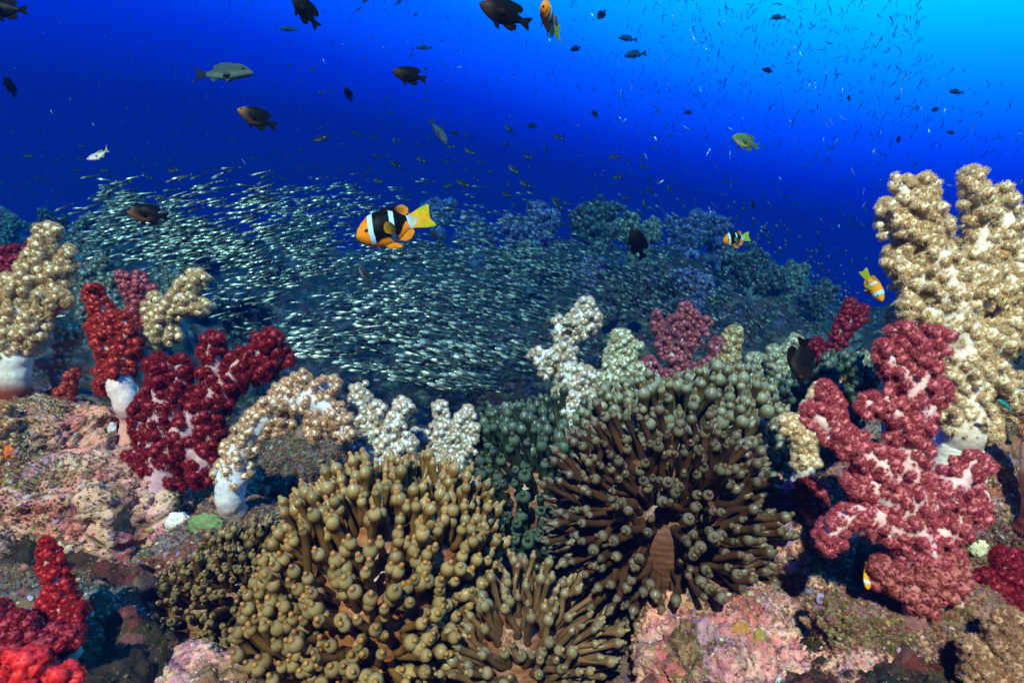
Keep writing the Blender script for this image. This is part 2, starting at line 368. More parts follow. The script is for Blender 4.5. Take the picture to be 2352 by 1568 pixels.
# ------------------------------------------------------------------ soft corals
def spline(pts, step):
    P = np.array(pts, float); n = len(P)
    if n == 2: P = np.array([P[0], (P[0]+P[1])/2, P[1]]); n = 3
    Q = np.concatenate([[2*P[0]-P[1]], P, [2*P[-1]-P[-2]]]); out = []
    for i in range(n-1):
        p0, p1, p2, p3 = Q[i:i+4]; k = max(2, int(np.linalg.norm((p2-p1)[:3])/step))
        for t in np.arange(k)/k:
            out.append(.5*((2*p1)+(-p0+p2)*t+(2*p0-5*p1+4*p2-p3)*t*t+(-p0+3*p1-3*p2+p3)*t**3))
    out.append(P[-1]); return np.array(out)
def fib(n):
    i = np.arange(n)+.5; ph = np.arccos(1-2*i/n); th = np.pi*(1+5**.5)*i
    return np.stack([np.cos(th)*np.sin(ph), np.sin(th)*np.sin(ph), np.cos(ph)], 1)
def limb_mesh(pts, k, c, acc, pol, lr0, tc_, lc, pc, cover, bare, front, psz, npol, tmpl, base_col=None, tw=1.0, speck=.35, lobecol_t=1.0):
    """pts: world points with radius (n,4)"""
    lr = lr0*.74; npol = int(npol*1.0)
    S = spline(pts, lr*.5)
    P, r = S[:, :3]-c, np.maximum(S[:, 3], lr*.22); n = len(P); r = r*(1-.36*np.clip((np.arange(n)/(n-1)-bare)/.12+(bare == 0), 0, 1))
    rr = r.copy(); rr[-1] *= .35
    if n > 2: rr[-2] *= .85
    rr = rr*(1+.008*np.sin(np.arange(n)*2.1)+.03*np.sin(np.arange(n)*.45+2)); V, q = tubes(P[None], rr[None], 14)
    col = np.tile(tc_, (len(V), 1))
    if base_col is not None:
        t = np.repeat(np.arange(n)/(n-1), 14); wgt = np.clip((max(.14, bare*.75)-t)/.08, 0, 1)[:, None]; col = col*(1-wgt)+np.array(base_col)*wgt
    nz = fbm(V+c, .8/lr, 3); V = V+(nz-.5)[:, None]*unit(V-np.repeat(P, 14, 0))*r.mean()*.35
    acc.add(V, q, col)
    T = unit(np.gradient(P, axis=0)); LP = []; LD_ = []; LR = []; TW = []
    ln = np.concatenate([[0], np.cumsum(np.linalg.norm(np.diff(P, axis=0), axis=1))]); s = lr*.4
    while s < ln[-1]:
        f = s/ln[-1]; i = min(int(np.searchsorted(ln, s)), n-1)
        if f >= bare:
            m = max(3, int(2.5*(r[i]+lr*.6)/lr+1.5)); a0 = rng.random()*6.28
            s1 = unit(np.cross(T[i], [.1, .99, .2])); s2 = np.cross(T[i], s1)
            for q_ in range(m):
                if rng.random() > cover: continue
                a = a0+q_/m*6.283+rng.normal()*.25; d = s1*math.cos(a)+s2*math.sin(a)
                if front and d[1] < -.35 and f < .85 and rng.random() < front: continue
                d = unit(d+T[i]*rng.uniform(-.1, .5)); L = lr*rng.uniform(.6, 1.25)
                off = r[i]*.85+L*.3+lr*tw*abs(rng.normal())*.5
                LP.append(P[i]+d*off); TW.append((P[i]+d*r[i]*.5, P[i]+d*off, L)); LD_.append(d); LR.append(L)
        s += lr*1.05
    e = P[-1]
    for d in unit(fib(9)+T[-1]*.9): LP.append(e+d*(r[-1]*.6+lr*.25)); LD_.append(d); LR.append(lr*rng.uniform(.6, 1.))
    LP = np.array(LP); LD_ = np.array(LD_); LR = np.array(LR)
    if TW:
        a_ = np.array([q_[0] for q_ in TW]); b_ = np.array([q_[1] for q_ in TW]); l_ = np.array([q_[2] for q_ in TW])
        tt = np.linspace(0, 1, 4)[None, :, None]; V, q = tubes(a_[:, None]*(1-tt)+b_[:, None]*tt, l_[:, None]*np.array([.62, .46, .40, .42])[None], 6)
        acc.add(V, q, np.array(tc_)*.97)
    IV, IF = ICO[3] if lr/k > 11 else ICO[2]
    V, Fc = scatter(IV, IF, LP, LD_, np.stack([LR*.92, LR*.92, LR], 1))
    V = V+(fbm((V+c)/lr, 2.6, 4, .65)-.5)[:, None]*unit(V-np.repeat(LP, len(IV), 0))*lr*1.35
    shade = rng.uniform(.85, 1.12, len(LP)); acc.add(V, Fc, np.repeat(shade, len(IV))[:, None]*np.array(lc))
    # polyps on the lobes
    fd = fib(npol); m = len(LP)
    D = np.repeat(fd[None], m, 0).reshape(m, npol, 3)+rng.normal(size=(m, npol, 3))*.12; D = unit(D)
    keep = ((D*LD_[:, None]).sum(2) > -.30)
    PP = LP[:, None]+D*LR[:, None, None]*.93
    PP, D2 = PP[keep], D[keep]
    # polyps strewn over the bare stem
    ns = int(speck*ln[-1]*r.mean()*6.283/(psz*psz*9))
    if ns:
        i = rng.integers(int(n*min(bare, .5)), n, ns); a = rng.random(ns)*6.283
        s1 = unit(np.cross(T[i], np.array([.1, .99, .2]))); s2 = np.cross(T[i], s1); d = s1*np.cos(a)[:, None]+s2*np.sin(a)[:, None]
        Q = P[i]+d*r[i][:, None]; kk = vnoise((Q+c)/lr*1.3) > .52
        PP = np.concatenate([PP, Q[kk]]); D2 = np.concatenate([D2, d[kk]])
    m = len(PP); sz = psz*rng.uniform(.8, 1.5, m)
    V, Fc = scatter(tmpl[0], tmpl[1], PP, unit(D2+rng.normal(size=(m, 3))*.25), sz)
    pc1, pc2 = np.array(pc[0]), np.array(pc[1]); u = np.clip(rng.random(m)*.7+.3*vnoise(PP/lr*.7), 0, 1)[:, None]
    cc = pc1*(1-u)+pc2*u; tipw = np.tile(np.array([0, 0, 0, 1.]), len(tmpl[0])//4)[None, :, None]
    cc = cc[:, None]*(1-tipw)+(cc*pc[2])[:, None]*tipw
    pol.add(V, Fc, cc.reshape(-1, 3))
def coral(label, Y, limbs, lr, tc_, lc, pc, cover=.95, bare=.0, front=0., psz=.32, npol=22, tmpl=STAR8, base_col=None, tw=1., speck=.35, group=None, cat='coral', root_to_ground=True, name='soft_coral', dj=.5):
    """limbs: lists of (px, py, radius px[, depth offset px]); the first is the stalk"""
    k = Y/F
    def wp(p): 
        yo = Y+(p[3] if len(p) > 3 else 0)*k
        q = at(p[0], p[1], Y); return np.array([q[0], yo, q[2], p[2]*k])
    b = wp(limbs[0][0]); c = b[:3].copy()
    t = empty(name, c); tag(t, label, cat, group)
    for li, lb in enumerate(limbs):
        pts = [wp(p) for p in lb]
        if li:      # let branches lean towards or away from the viewer a little
            o_ = rng.uniform(-dj*.6, dj)
            for i_, p in enumerate(pts): p[1] += o_*lr*k*3*i_/(len(pts)-1)
        acc, pol = Acc(), Acc(); L0 = sum(np.linalg.norm(b_[:3]-a_[:3]) for a_, b_ in zip(pts, pts[1:])); bar = 0
        if li == 0:     # foot reaching into the rock
            ft = pts[0].copy(); ft[2] -= 40*k; ft[1] += 25*k; ft[3] *= 1.05; pts = [ft]+pts
            gz = floor_at(ft[0], ft[1], ft[2]+40*k)
            if root_to_ground and ft[2]-gz > .01:
                f2 = ft.copy(); f2[3] *= 1.25; f2[2] = max(gz-.02, ft[2]-.5); pts = [f2]+pts
        if li == 0:
            L1 = sum(np.linalg.norm(b_[:3]-a_[:3]) for a_, b_ in zip(pts, pts[1:])); bar = (L1-L0+bare*L0)/L1
        limb_mesh(pts, k, c, acc, pol, lr*k, tc_, lc, pc, cover, bar, front if li == 0 else front*.8, psz*lr*k, npol, tmpl, base_col if li == 0 else None, tw, speck)
        o = acc.build('stalk' if li == 0 else 'branch', M['trunk'], t)
        p_ = pol.build('polyps', M['polyp'], o, smooth=False); p_['kind'] = 'stuff'
    return t

CREAM = dict(tc_=(.90, .80, .72), lc=(.97, .80, .60), pc=((.97, .62, .28), (.97, .86, .62), (1.03, 1.1, 1.2)))
CREAM2 = dict(tc_=(.70, .72, .80), lc=(.84, .70, .56), pc=((.78, .42, .20), (.84, .68, .50), (1.1, 1.05, 1.)))
WHITE = dict(tc_=(.74, .80, .88), lc=(.86, .86, .84), pc=((.80, .56, .30), (.90, .88, .80), (1.1, 1.05, 1.)))
BUTTER = dict(tc_=(.74, .70, .64), lc=(.82, .70, .48), pc=((.84, .54, .26), (.86, .74, .50), (1.08, 1.02, .95)))
RED = dict(tc_=(.72, .42, .42), lc=(.55, .05, .045), pc=((.50, .025, .02), (.68, .10, .06), (1.15, 1.25, 1.2)))
CRIM = dict(tc_=(.60, .36, .42), lc=(.30, .02, .04), pc=((.28, .008, .022), (.46, .03, .04), (1.2, 1.3, 1.3)))
ROSE = dict(tc_=(.82, .56, .58), lc=(.62, .19, .23), pc=((.50, .04, .08), (.74, .19, .23), (1.2, 1.5, 1.5)))
DUSK = dict(tc_=(.66, .50, .60), lc=(.50, .15, .20), pc=((.48, .08, .12), (.66, .24, .28), (1.1, 1.2, 1.2)))
PALE = dict(tc_=(.6, .66, .7), lc=(.55, .55, .45), pc=((.55, .45, .26), (.7, .66, .48), (1.1, 1.05, 1)))

# right side
coral('tall massive cream soft coral with white trunk and orange polyps', .66, [
 [(2215,985,48),(2205,850,62),(2185,700,66),(2150,590,50),(2125,500,34),(2125,415,20)],
 [(2195,720,60),(2250,600,50),(2262,500,34),(2240,430,24),(2235,395,16)],
 [(2250,640,50),(2300,560,40),(2310,480,24),(2300,440,14)],
 [(2160,660,42),(2100,640,36),(2075,600,26),(2062,575,16)],
 [(2140,560,38),(2085,530,30),(2050,500,22),(2035,470,14)],
 [(2130,500,34),(2085,450,22),(2090,415,14)],
 [(2200,800,60),(2280,780,60),(2350,740,50),(2400,680,40)],
 [(2260,680,50),(2330,640,45),(2390,560,36)],
 [(2205,900,45),(2185,950,36),(2230,985,34),(2270,975,24)],
 [(2150,720,36),(2120,720,26),(2080,700,18)],
 [(2230,840,50),(2300,880,40),(2340,950,34)]],
 lr=13, cover=.82, front=.50, npol=15, psz=.46, speck=1.6, bare=.0, tw=1.9, **CREAM)
coral('pink-red soft coral with pale pink trunk standing before the tall cream coral', .52, [
 [(2125,1350,52),(2110,1280,66),(2080,1160,62),(2085,1040,50),(2100,930,40),(2112,840,32),(2085,780,24),(2075,755,16)],
 [(2110,860,32),(2145,810,28),(2150,765,20)],
 [(2090,980,40),(2140,930,28),(2165,880,18)],
 [(2090,1120,50),(1990,1050,36),(1930,990,30),(1910,920,22),(1905,890,14)],
 [(1970,1040,32),(1900,975,26),(1865,945,18)],
 [(2095,880,30),(2045,830,20),(2030,795,14)],
 [(2090,980,34),(2030,930,24),(1985,935,18)],
 [(2080,1180,60),(2170,1120,44),(2225,1080,32),(2235,1050,20)],
 [(2060,1210,50),(1970,1180,34),(1915,1220,26),(1905,1260,18)],
 [(2110,1250,50),(2180,1215,36),(2235,1170,26),(2250,1145,16)],
 [(2060,1150,50),(1990,1120,34),(1960,1110,24)],
 [(2110,1300,44),(2165,1300,30),(2200,1275,18)]],
 lr=13, cover=.82, front=.58, npol=17, psz=.46, speck=.9, bare=.0, tw=1.7, **ROSE)
coral('knobbly brownish-pink soft coral low on the olive rock', .50, [
 [(2110,1400,30),(2120,1360,34),(2140,1320,28)], [(2120,1370,30),(2060,1335,26),(2010,1300,18)], [(2130,1350,30),(2180,1350,26),(2210,1310,18)]],
 lr=20, cover=.9, front=.3, npol=18, psz=.3, tc_=(.50,.24,.22), lc=(.42,.12,.11), pc=((.36,.03,.045),(.5,.14,.1),(1.1,1.1,1.1)))
coral('small red soft coral knob left of the pink-red coral', .64, [[(1870,1180,20),(1862,1140,24),(1855,1115,18)],[(1865,1150,20),(1885,1125,14)]], lr=15, tc_=(.6,.4,.42), lc=(.4,.06,.07), pc=((.35,.02,.03),(.5,.08,.08),(1.1,1.2,1.2)))
coral('short cream soft coral squeezed between anemone and pink-red coral', .66, [[(1850,1075,22),(1850,1010,28),(1868,940,24),(1888,895,16)],[(1850,1010,20),(1815,985,16),(1810,960,10)]], lr=11, cover=.92, psz=.44, npol=14, **CREAM)
coral('dark red soft coral at the right border above the tan coral', .55, [[(2335,1430,26),(2325,1360,30),(2310,1300,24),(2300,1270,14)],[(2325,1360,26),(2280,1350,20),(2270,1320,14)],[(2330,1340,26),(2370,1290,26)]], lr=13, psz=.44, npol=15, **CRIM)
coral('tan soft coral in the bottom right corner', .46, [[(2290,1640,44),(2290,1550,48),(2305,1470,36),(2325,1415,20)],[(2290,1560,40),(2350,1520,40),(2360,1440,24)],[(2280,1580,36),(2240,1520,24),(2230,1480,14)]], lr=14, psz=.44, npol=15, tc_=(.55,.42,.32), lc=(.50,.32,.20), pc=((.5,.25,.12),(.6,.42,.28),(1.1,1.1,1)))
coral('smooth pink stalk of a closed soft coral at the right border', .62, [[(2368,1180,18),(2366,1090,20),(2366,1000,16),(2364,950,12)]], lr=12, cover=.3, bare=.7, speck=.1, base_col=(.25,.05,.04), tc_=(.62,.34,.28), lc=(.6,.3,.2), pc=((.6,.3,.14),(.7,.5,.3),(1.1,1,1)))
coral('purple soft coral clump in shade at the bottom right', .5, [[(2180,1640,20),(2185,1590,22),(2190,1545,16)],[(2185,1590,20),(2150,1560,12)],[(2185,1590,18),(2225,1560,12)]], lr=14, tc_=(.4,.2,.3), lc=(.3,.06,.14), pc=((.25,.03,.1),(.4,.1,.2),(1.1,1.1,1.1)))
# left side
coral('thick cream soft coral on a white stalk with rusty foot', .76, [
 [(32,905,33),(34,860,33),(32,800,36),(36,740,38),(58,670,36),(84,600,28),(108,550,20),(122,528,12)],
 [(50,700,30),(24,690,26),(5,640,16)],
 [(84,740,28),(108,680,26),(135,620,20),(145,575,14)],
 [(100,700,24),(140,680,16),(160,690,10)],
 [(60,780,26),(80,760,24),(92,735,14)],
 [(20,780,28),(-15,740,26),(-30,680,20)]],
 lr=12, cover=.9, bare=.20, psz=.44, npol=15, speck=.3, tw=1.6, base_col=(.22,.04,.025), **BUTTER)
coral('deep crimson soft coral standing behind the thick cream coral', 1.0, [[(0,740,24),(5,660,22),(8,600,14),(12,575,8)],[(5,670,18),(30,620,12),(38,570,7)],[(20,650,14),(50,600,10),(66,562,6)]], lr=9, tc_=(.6,.25,.35), lc=(.42,.03,.08), pc=((.4,.02,.05),(.55,.06,.1),(1.1,1.2,1.2)))
coral('small tan forked soft coral beside the white stalked coral', .82, [[(132,885,10),(138,840,14),(150,790,14),(146,750,8)],[(146,800,12),(165,780,9),(174,765,6)],[(136,850,12),(112,840,9),(95,832,6)]], lr=9, cover=.9, **CREAM2)
coral('bright red soft coral with a bare white stalk', .78, [
 [(290,925,27),(275,880,29),(262,830,34),(250,770,36),(240,730,22),(222,690,12),(222,662,7)],
 [(262,800,32),(288,765,22),(272,725,12)],
 [(270,830,30),(296,800,18),(292,775,12)],
 [(255,850,28),(240,885,18),(262,900,10)],
 [(245,770,28),(212,740,14)]],
 lr=11, base_col=(.72, .34, .30), cover=.95, bare=.18, npol=16, psz=.44, speck=.4, tw=1.5, tc_=(.84,.66,.66), lc=RED['lc'], pc=RED['pc'])
coral('slender dusky pink soft coral with two raised arms', .95, [[(338,860,18),(330,780,15),(315,715,14),(296,660,12),(276,630,8)],[(302,680,11),(318,650,9),(312,628,6)],[(332,760,12),(346,700,9),(352,662,6)]], lr=9, cover=.9, tc_=(.7,.42,.46), lc=(.52,.12,.14), pc=((.5,.08,.1),(.65,.2,.2),(1.1,1.2,1.2)))
coral('cream soft coral leaning right with a bluish tip', .86, [[(318,880,18),(332,810,22),(368,745,27),(405,700,26),(438,655,20),(462,635,11)],[(410,710,22),(445,700,18),(470,712,11)],[(365,740,20),(345,705,14),(348,680,8)],[(380,750,20),(400,775,12)]], lr=10, cover=.92, psz=.45, npol=14, tw=1.6, **BUTTER)
coral('large crimson soft coral reaching right with a pale foot', .74, [
 [(366,1165,36),(368,1110,48),(375,1040,58),(372,950,44),(366,880,28),(362,825,16)],
 [(380,1050,60),(440,980,54),(495,910,46),(550,850,34),(605,800,26),(632,775,16)],
 [(495,900,40),(492,830,28),(488,775,16)],
 [(580,830,26),(625,830,20),(650,815,12)],
 [(600,820,22),(612,860,14)],
 [(390,960,40),(412,880,24),(405,830,14)],
 [(350,1080,50),(305,1050,24),(288,1070,14)],
 [(345,1010,40),(318,960,18),(325,920,10)],
 [(430,1010,50),(470,1060,36),(462,1100,24)],
 [(470,960,44),(480,1020,34)]],
 lr=12.5, cover=.88, bare=.12, front=.45, npol=17, psz=.44, speck=.8, tw=1.6, base_col=(.78,.5,.5), **CRIM)
coral('thin white stalk with a dark red cap beside the large crimson coral', .8, [[(458,1140,8),(458,1115,8),(460,1080,12)]], lr=9, bare=.5, speck=0, tc_=(.8,.66,.62), lc=(.3,.03,.03), pc=CRIM['pc'])
coral('small red soft coral sprig on the mauve rock', .8, [[(148,965,14),(152,915,15),(162,880,11),(172,855,7)],[(150,920,12),(132,900,9)],[(140,970,12),(136,995,10)]], lr=9, tc_=(.7,.4,.4), lc=(.52,.08,.07), pc=((.5,.05,.04),(.62,.14,.1),(1.1,1.2,1.1)))
coral('pale orange soft coral lump at the left border', .70, [[(0,1060,20),(8,1000,26),(6,960,22),(0,935,14)]], lr=13, lc=(.7,.42,.2), tc_=(.7,.5,.35), pc=((.7,.38,.18),(.8,.55,.3),(1.1,1,1)))
coral('upright red soft coral before the shaded rock', .52, [[(142,1490,30),(148,1420,38),(140,1360,30),(118,1290,20),(106,1245,10)],[(148,1420,34),(175,1395,22)],[(140,1400,30),(112,1380,18)]], lr=12, npol=16, psz=.42, cover=.95, tc_=(.7,.4,.4), lc=(.5,.02,.03), pc=((.5,.012,.02),(.62,.05,.05),(1.1,1.2,1.2)))
coral('dim red soft coral mound behind the glowing red coral', .47, [[(50,1530,36),(50,1470,38),(40,1420,22)],[(60,1480,30),(110,1480,26),(150,1470,18)],[(50,1470,30),(10,1430,20),(-10,1400,14)]], lr=18, npol=18, psz=.3, **CRIM)
coral('glowing red soft coral filling the bottom left corner', .36, [[(60,1680,50),(62,1600,52),(70,1540,34),(74,1510,16)],[(60,1600,44),(120,1580,30),(140,1560,16)],[(40,1600,44),(0,1560,36),(-20,1530,26)]], lr=26, npol=60, psz=.17, tmpl=STAR5, cover=1, lc=(.72,.03,.035), tc_=(.7,.08,.08), pc=((.72,.02,.03),(.8,.07,.07),(1.1,1.3,1.3)))
# centre
coral('cream soft coral bent over in an arch', .70, [
 [(528,1150,30),(535,1090,36),(560,1020,40),(605,960,40),(665,918,38),(725,925,32),(770,960,26),(800,1000,18)],
 [(640,930,34),(668,890,24),(700,868,12)],
 [(690,920,30),(735,890,22),(765,882,12)],
 [(640,950,30),(640,985,20)],
 [(720,940,26),(735,985,16),(720,1000,10)],
 [(560,1020,34),(530,1040,20)]],
 lr=10.5, base_col=(.52, .38, .36), cover=.84, bare=.10, front=.62, npol=15, psz=.46, speck=.8, tw=1.7, **CREAM2)
coral('white soft coral with a pointed arm between arch and forked coral', .77, [[(850,1090,38),(845,1030,38),(838,970,32),(828,920,22),(822,892,12)],[(850,1050,34),(882,1005,30),(915,955,22),(930,928,12)],[(830,1030,30),(795,1005,24),(772,975,16)],[(850,1060,30),(905,1040,26),(940,1010,14)],[(835,990,26),(862,960,20),(868,930,12)]], lr=9.5, cover=.8, front=.4, npol=13, psz=.44, speck=.6, tw=1.7, **WHITE)
coral('white soft coral forked in three behind the anemone crest', .86, [[(1025,1090,26),(1022,1030,26),(1018,975,20),(1010,930,11)],[(1025,1020,22),(1055,980,16),(1075,940,10)],[(1040,1080,20),(1072,1030,16),(1086,980,9)],[(1018,1040,18),(980,1015,15),(955,990,9)]], lr=8.5, cover=.8, front=.35, npol=12, psz=.46, speck=.6, tw=1.6, **WHITE)
coral('tall pale soft coral with bluish white trunk at the school edge', .95, [
 [(1325,985,28),(1318,930,30),(1302,860,28),(1302,790,26),(1325,735,24),(1352,695,16)],
 [(1300,830,24),(1262,815,20),(1238,825,16),(1228,812,10)],
 [(1262,820,18),(1248,855,12)],
 [(1310,890,24),(1342,865,16),(1350,850,10)],
 [(1325,750,22),(1358,745,16),(1372,728,10)],
 [(1300,780,20),(1282,755,14),(1285,735,9)],
 [(1325,950,22),(1352,920,16),(1356,900,10)],
 [(1305,900,22),(1280,900,12)]],
 lr=9, cover=.82, bare=.1, front=.55, npol=13, psz=.44, speck=.5, tw=1.6, **WHITE)
coral('rounded pale yellow soft coral with a stout foot', 1.05, [
 [(1402,985,26),(1406,920,38),(1415,860,42),(1424,805,32),(1428,768,16)],
 [(1410,890,28),(1375,860,20),(1372,830,12)],[(1410,870,30),(1455,850,24),(1478,870,14)],[(1415,900,26),(1448,915,18),(1470,900,12)],[(1420,830,24),(1450,810,16),(1455,790,9)],[(1400,920,24),(1365,905,14)]],
 lr=9, cover=.9, front=.2, npol=13, psz=.44, tw=1.5, tc_=(.74,.80,.80), lc=(.74,.76,.62), pc=((.66,.52,.26),(.80,.80,.62),(1.1,1.05,.95)))
coral('rosy lattice-like soft coral behind the anemones', 1.15, [
 [(1560,950,20),(1562,880,17),(1566,810,14),(1572,750,11),(1578,700,7)],
 [(1565,840,13),(1532,800,11),(1515,755,8),(1510,720,5)],[(1568,800,12),(1605,770,10),(1622,735,6)],
 [(1562,880,14),(1612,850,12),(1645,815,8),(1648,780,5)],[(1560,890,14),(1515,865,11),(1488,825,7)],
 [(1572,760,10),(1545,730,7)],[(1575,750,10),(1598,720,6)],[(1560,920,16),(1600,900,12),(1630,880,8)],[(1560,920,14),(1510,905,10)]],
 lr=7.5, cover=.8, front=.25, npol=12, psz=.46, speck=.8, tw=2.2, **DUSK)
coral('small rosy soft coral wedged between the two pale corals', 1.08, [[(1372,1000,14),(1370,960,14),(1370,935,9)]], lr=8, **DUSK)
coral('tiny teal soft coral behind the left anemone crest', 1.4, [[(1165,990,9),(1168,955,9),(1160,930,6)],[(1168,955,7),(1185,935,6)]], lr=6, **PALE)
coral('cream soft coral touching the rosy lattice coral', 1.15, [[(1668,900,20),(1672,840,22),(1682,790,17),(1688,758,9)],[(1670,850,18),(1650,860,12)]], lr=10, tc_=(.7,.6,.5), lc=(.66,.56,.34), pc=((.62,.40,.18),(.74,.62,.38),(1.1,1.05,.95)))
coral('teal and cream bushy soft coral behind the green tentacles', 1.25, [[(1730,910,20),(1732,860,22),(1738,820,14)],[(1730,870,18),(1765,850,14),(1770,835,8)],[(1725,880,18),(1700,850,12)]], lr=9, **PALE)
coral('pale teal soft coral beside the dark angelfish', 1.22, [[(1795,930,22),(1795,860,24),(1812,810,18),(1832,780,10)],[(1795,870,20),(1772,830,12),(1775,800,8)],[(1800,880,20),(1830,860,12)]], lr=10, **PALE)
coral('dark red soft coral column right of the dark angelfish', 1.15, [[(1925,920,22),(1920,850,22),(1925,790,20),(1945,735,16),(1955,695,10)],[(1920,850,18),(1885,820,14),(1878,785,9)],[(1945,740,14),(1978,730,10),(1985,705,6)]], lr=10, cover=.85, npol=18, **CRIM)
coral('pale green soft coral twig left of the pink-red coral', 1.1, [[(1960,880,12),(1970,840,12),(1985,815,8)]], lr=9, **PALE)
coral('cream and rust soft coral tuft over the pink-red coral', .85, [[(2060,790,14),(2062,735,16),(2070,700,12)],[(2062,740,12),(2045,715,8)]], lr=10, **CREAM)

# far slope corals
def far_coral(label, px, py, Y, h, wd, pal, seed):
    """py is the top; grows h px up from its foot"""
    rs = np.random.default_rng(seed); b = py+h
    limbs = [[(px, b+10, wd*.20), (px+rs.normal()*wd*.1, b-h*.4, wd*.22), (px+rs.normal()*wd*.15, b-h*.75, wd*.16), (px+rs.normal()*wd*.15, py+4, wd*.08)]]
    for i in range(5):
        s = -1 if i % 2 else 1; f = rs.uniform(.15, .65); y0 = b-h*f
        limbs.append([(px, y0, wd*.14), (px+s*wd*.3, y0-h*.12, wd*.12), (px+s*wd*rs.uniform(.42, .6), y0-h*rs.uniform(.15, .34), wd*.07)])
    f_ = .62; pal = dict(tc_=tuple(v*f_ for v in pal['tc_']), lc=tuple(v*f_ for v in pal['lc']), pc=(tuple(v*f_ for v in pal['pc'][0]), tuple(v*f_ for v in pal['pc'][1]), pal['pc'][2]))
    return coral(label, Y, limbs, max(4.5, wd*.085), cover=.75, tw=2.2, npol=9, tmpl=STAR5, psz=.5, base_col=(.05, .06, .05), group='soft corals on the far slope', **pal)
LILAC = dict(tc_=(.45,.42,.75), lc=(.42,.38,.72), pc=((.35,.3,.6),(.55,.5,.85),(1.1,1.1,1.1)))
DARKC = dict(tc_=(.3,.3,.32), lc=(.22,.24,.24), pc=((.2,.2,.18),(.35,.36,.3),(1.1,1.1,1.1)))
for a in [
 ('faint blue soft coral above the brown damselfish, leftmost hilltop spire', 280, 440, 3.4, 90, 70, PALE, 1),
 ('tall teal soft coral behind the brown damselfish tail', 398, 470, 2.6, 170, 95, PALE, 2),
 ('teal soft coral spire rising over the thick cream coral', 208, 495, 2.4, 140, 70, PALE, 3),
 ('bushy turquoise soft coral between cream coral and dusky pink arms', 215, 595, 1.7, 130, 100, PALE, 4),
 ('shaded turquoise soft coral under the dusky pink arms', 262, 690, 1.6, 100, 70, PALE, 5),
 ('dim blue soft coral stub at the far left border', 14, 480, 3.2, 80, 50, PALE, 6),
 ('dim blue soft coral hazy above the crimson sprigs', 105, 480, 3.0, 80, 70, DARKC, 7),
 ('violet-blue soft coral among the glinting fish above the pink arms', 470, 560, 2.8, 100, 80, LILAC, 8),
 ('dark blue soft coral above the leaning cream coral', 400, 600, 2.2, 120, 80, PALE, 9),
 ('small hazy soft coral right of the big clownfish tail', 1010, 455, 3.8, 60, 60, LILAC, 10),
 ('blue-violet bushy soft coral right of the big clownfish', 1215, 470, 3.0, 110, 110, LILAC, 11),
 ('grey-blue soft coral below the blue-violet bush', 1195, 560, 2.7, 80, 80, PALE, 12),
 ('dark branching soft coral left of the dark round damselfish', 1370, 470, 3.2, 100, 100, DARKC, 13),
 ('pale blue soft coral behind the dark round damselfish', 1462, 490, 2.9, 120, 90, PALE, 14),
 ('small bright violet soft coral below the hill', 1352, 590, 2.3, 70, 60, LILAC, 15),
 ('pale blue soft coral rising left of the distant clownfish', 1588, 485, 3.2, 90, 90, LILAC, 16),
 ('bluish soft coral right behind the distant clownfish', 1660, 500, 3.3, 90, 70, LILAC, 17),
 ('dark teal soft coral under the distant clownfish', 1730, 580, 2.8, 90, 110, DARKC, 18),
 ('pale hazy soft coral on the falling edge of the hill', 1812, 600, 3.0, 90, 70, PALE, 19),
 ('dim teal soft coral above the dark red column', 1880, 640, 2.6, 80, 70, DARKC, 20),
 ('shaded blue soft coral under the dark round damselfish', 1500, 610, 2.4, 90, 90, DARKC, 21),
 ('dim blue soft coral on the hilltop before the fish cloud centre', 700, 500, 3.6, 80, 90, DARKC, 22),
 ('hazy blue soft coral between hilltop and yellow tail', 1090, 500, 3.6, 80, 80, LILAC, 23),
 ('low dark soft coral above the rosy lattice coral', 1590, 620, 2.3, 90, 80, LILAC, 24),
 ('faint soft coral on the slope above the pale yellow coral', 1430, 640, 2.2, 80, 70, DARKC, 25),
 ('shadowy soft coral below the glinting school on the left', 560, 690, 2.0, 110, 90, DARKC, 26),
 ]: far_coral(*a)

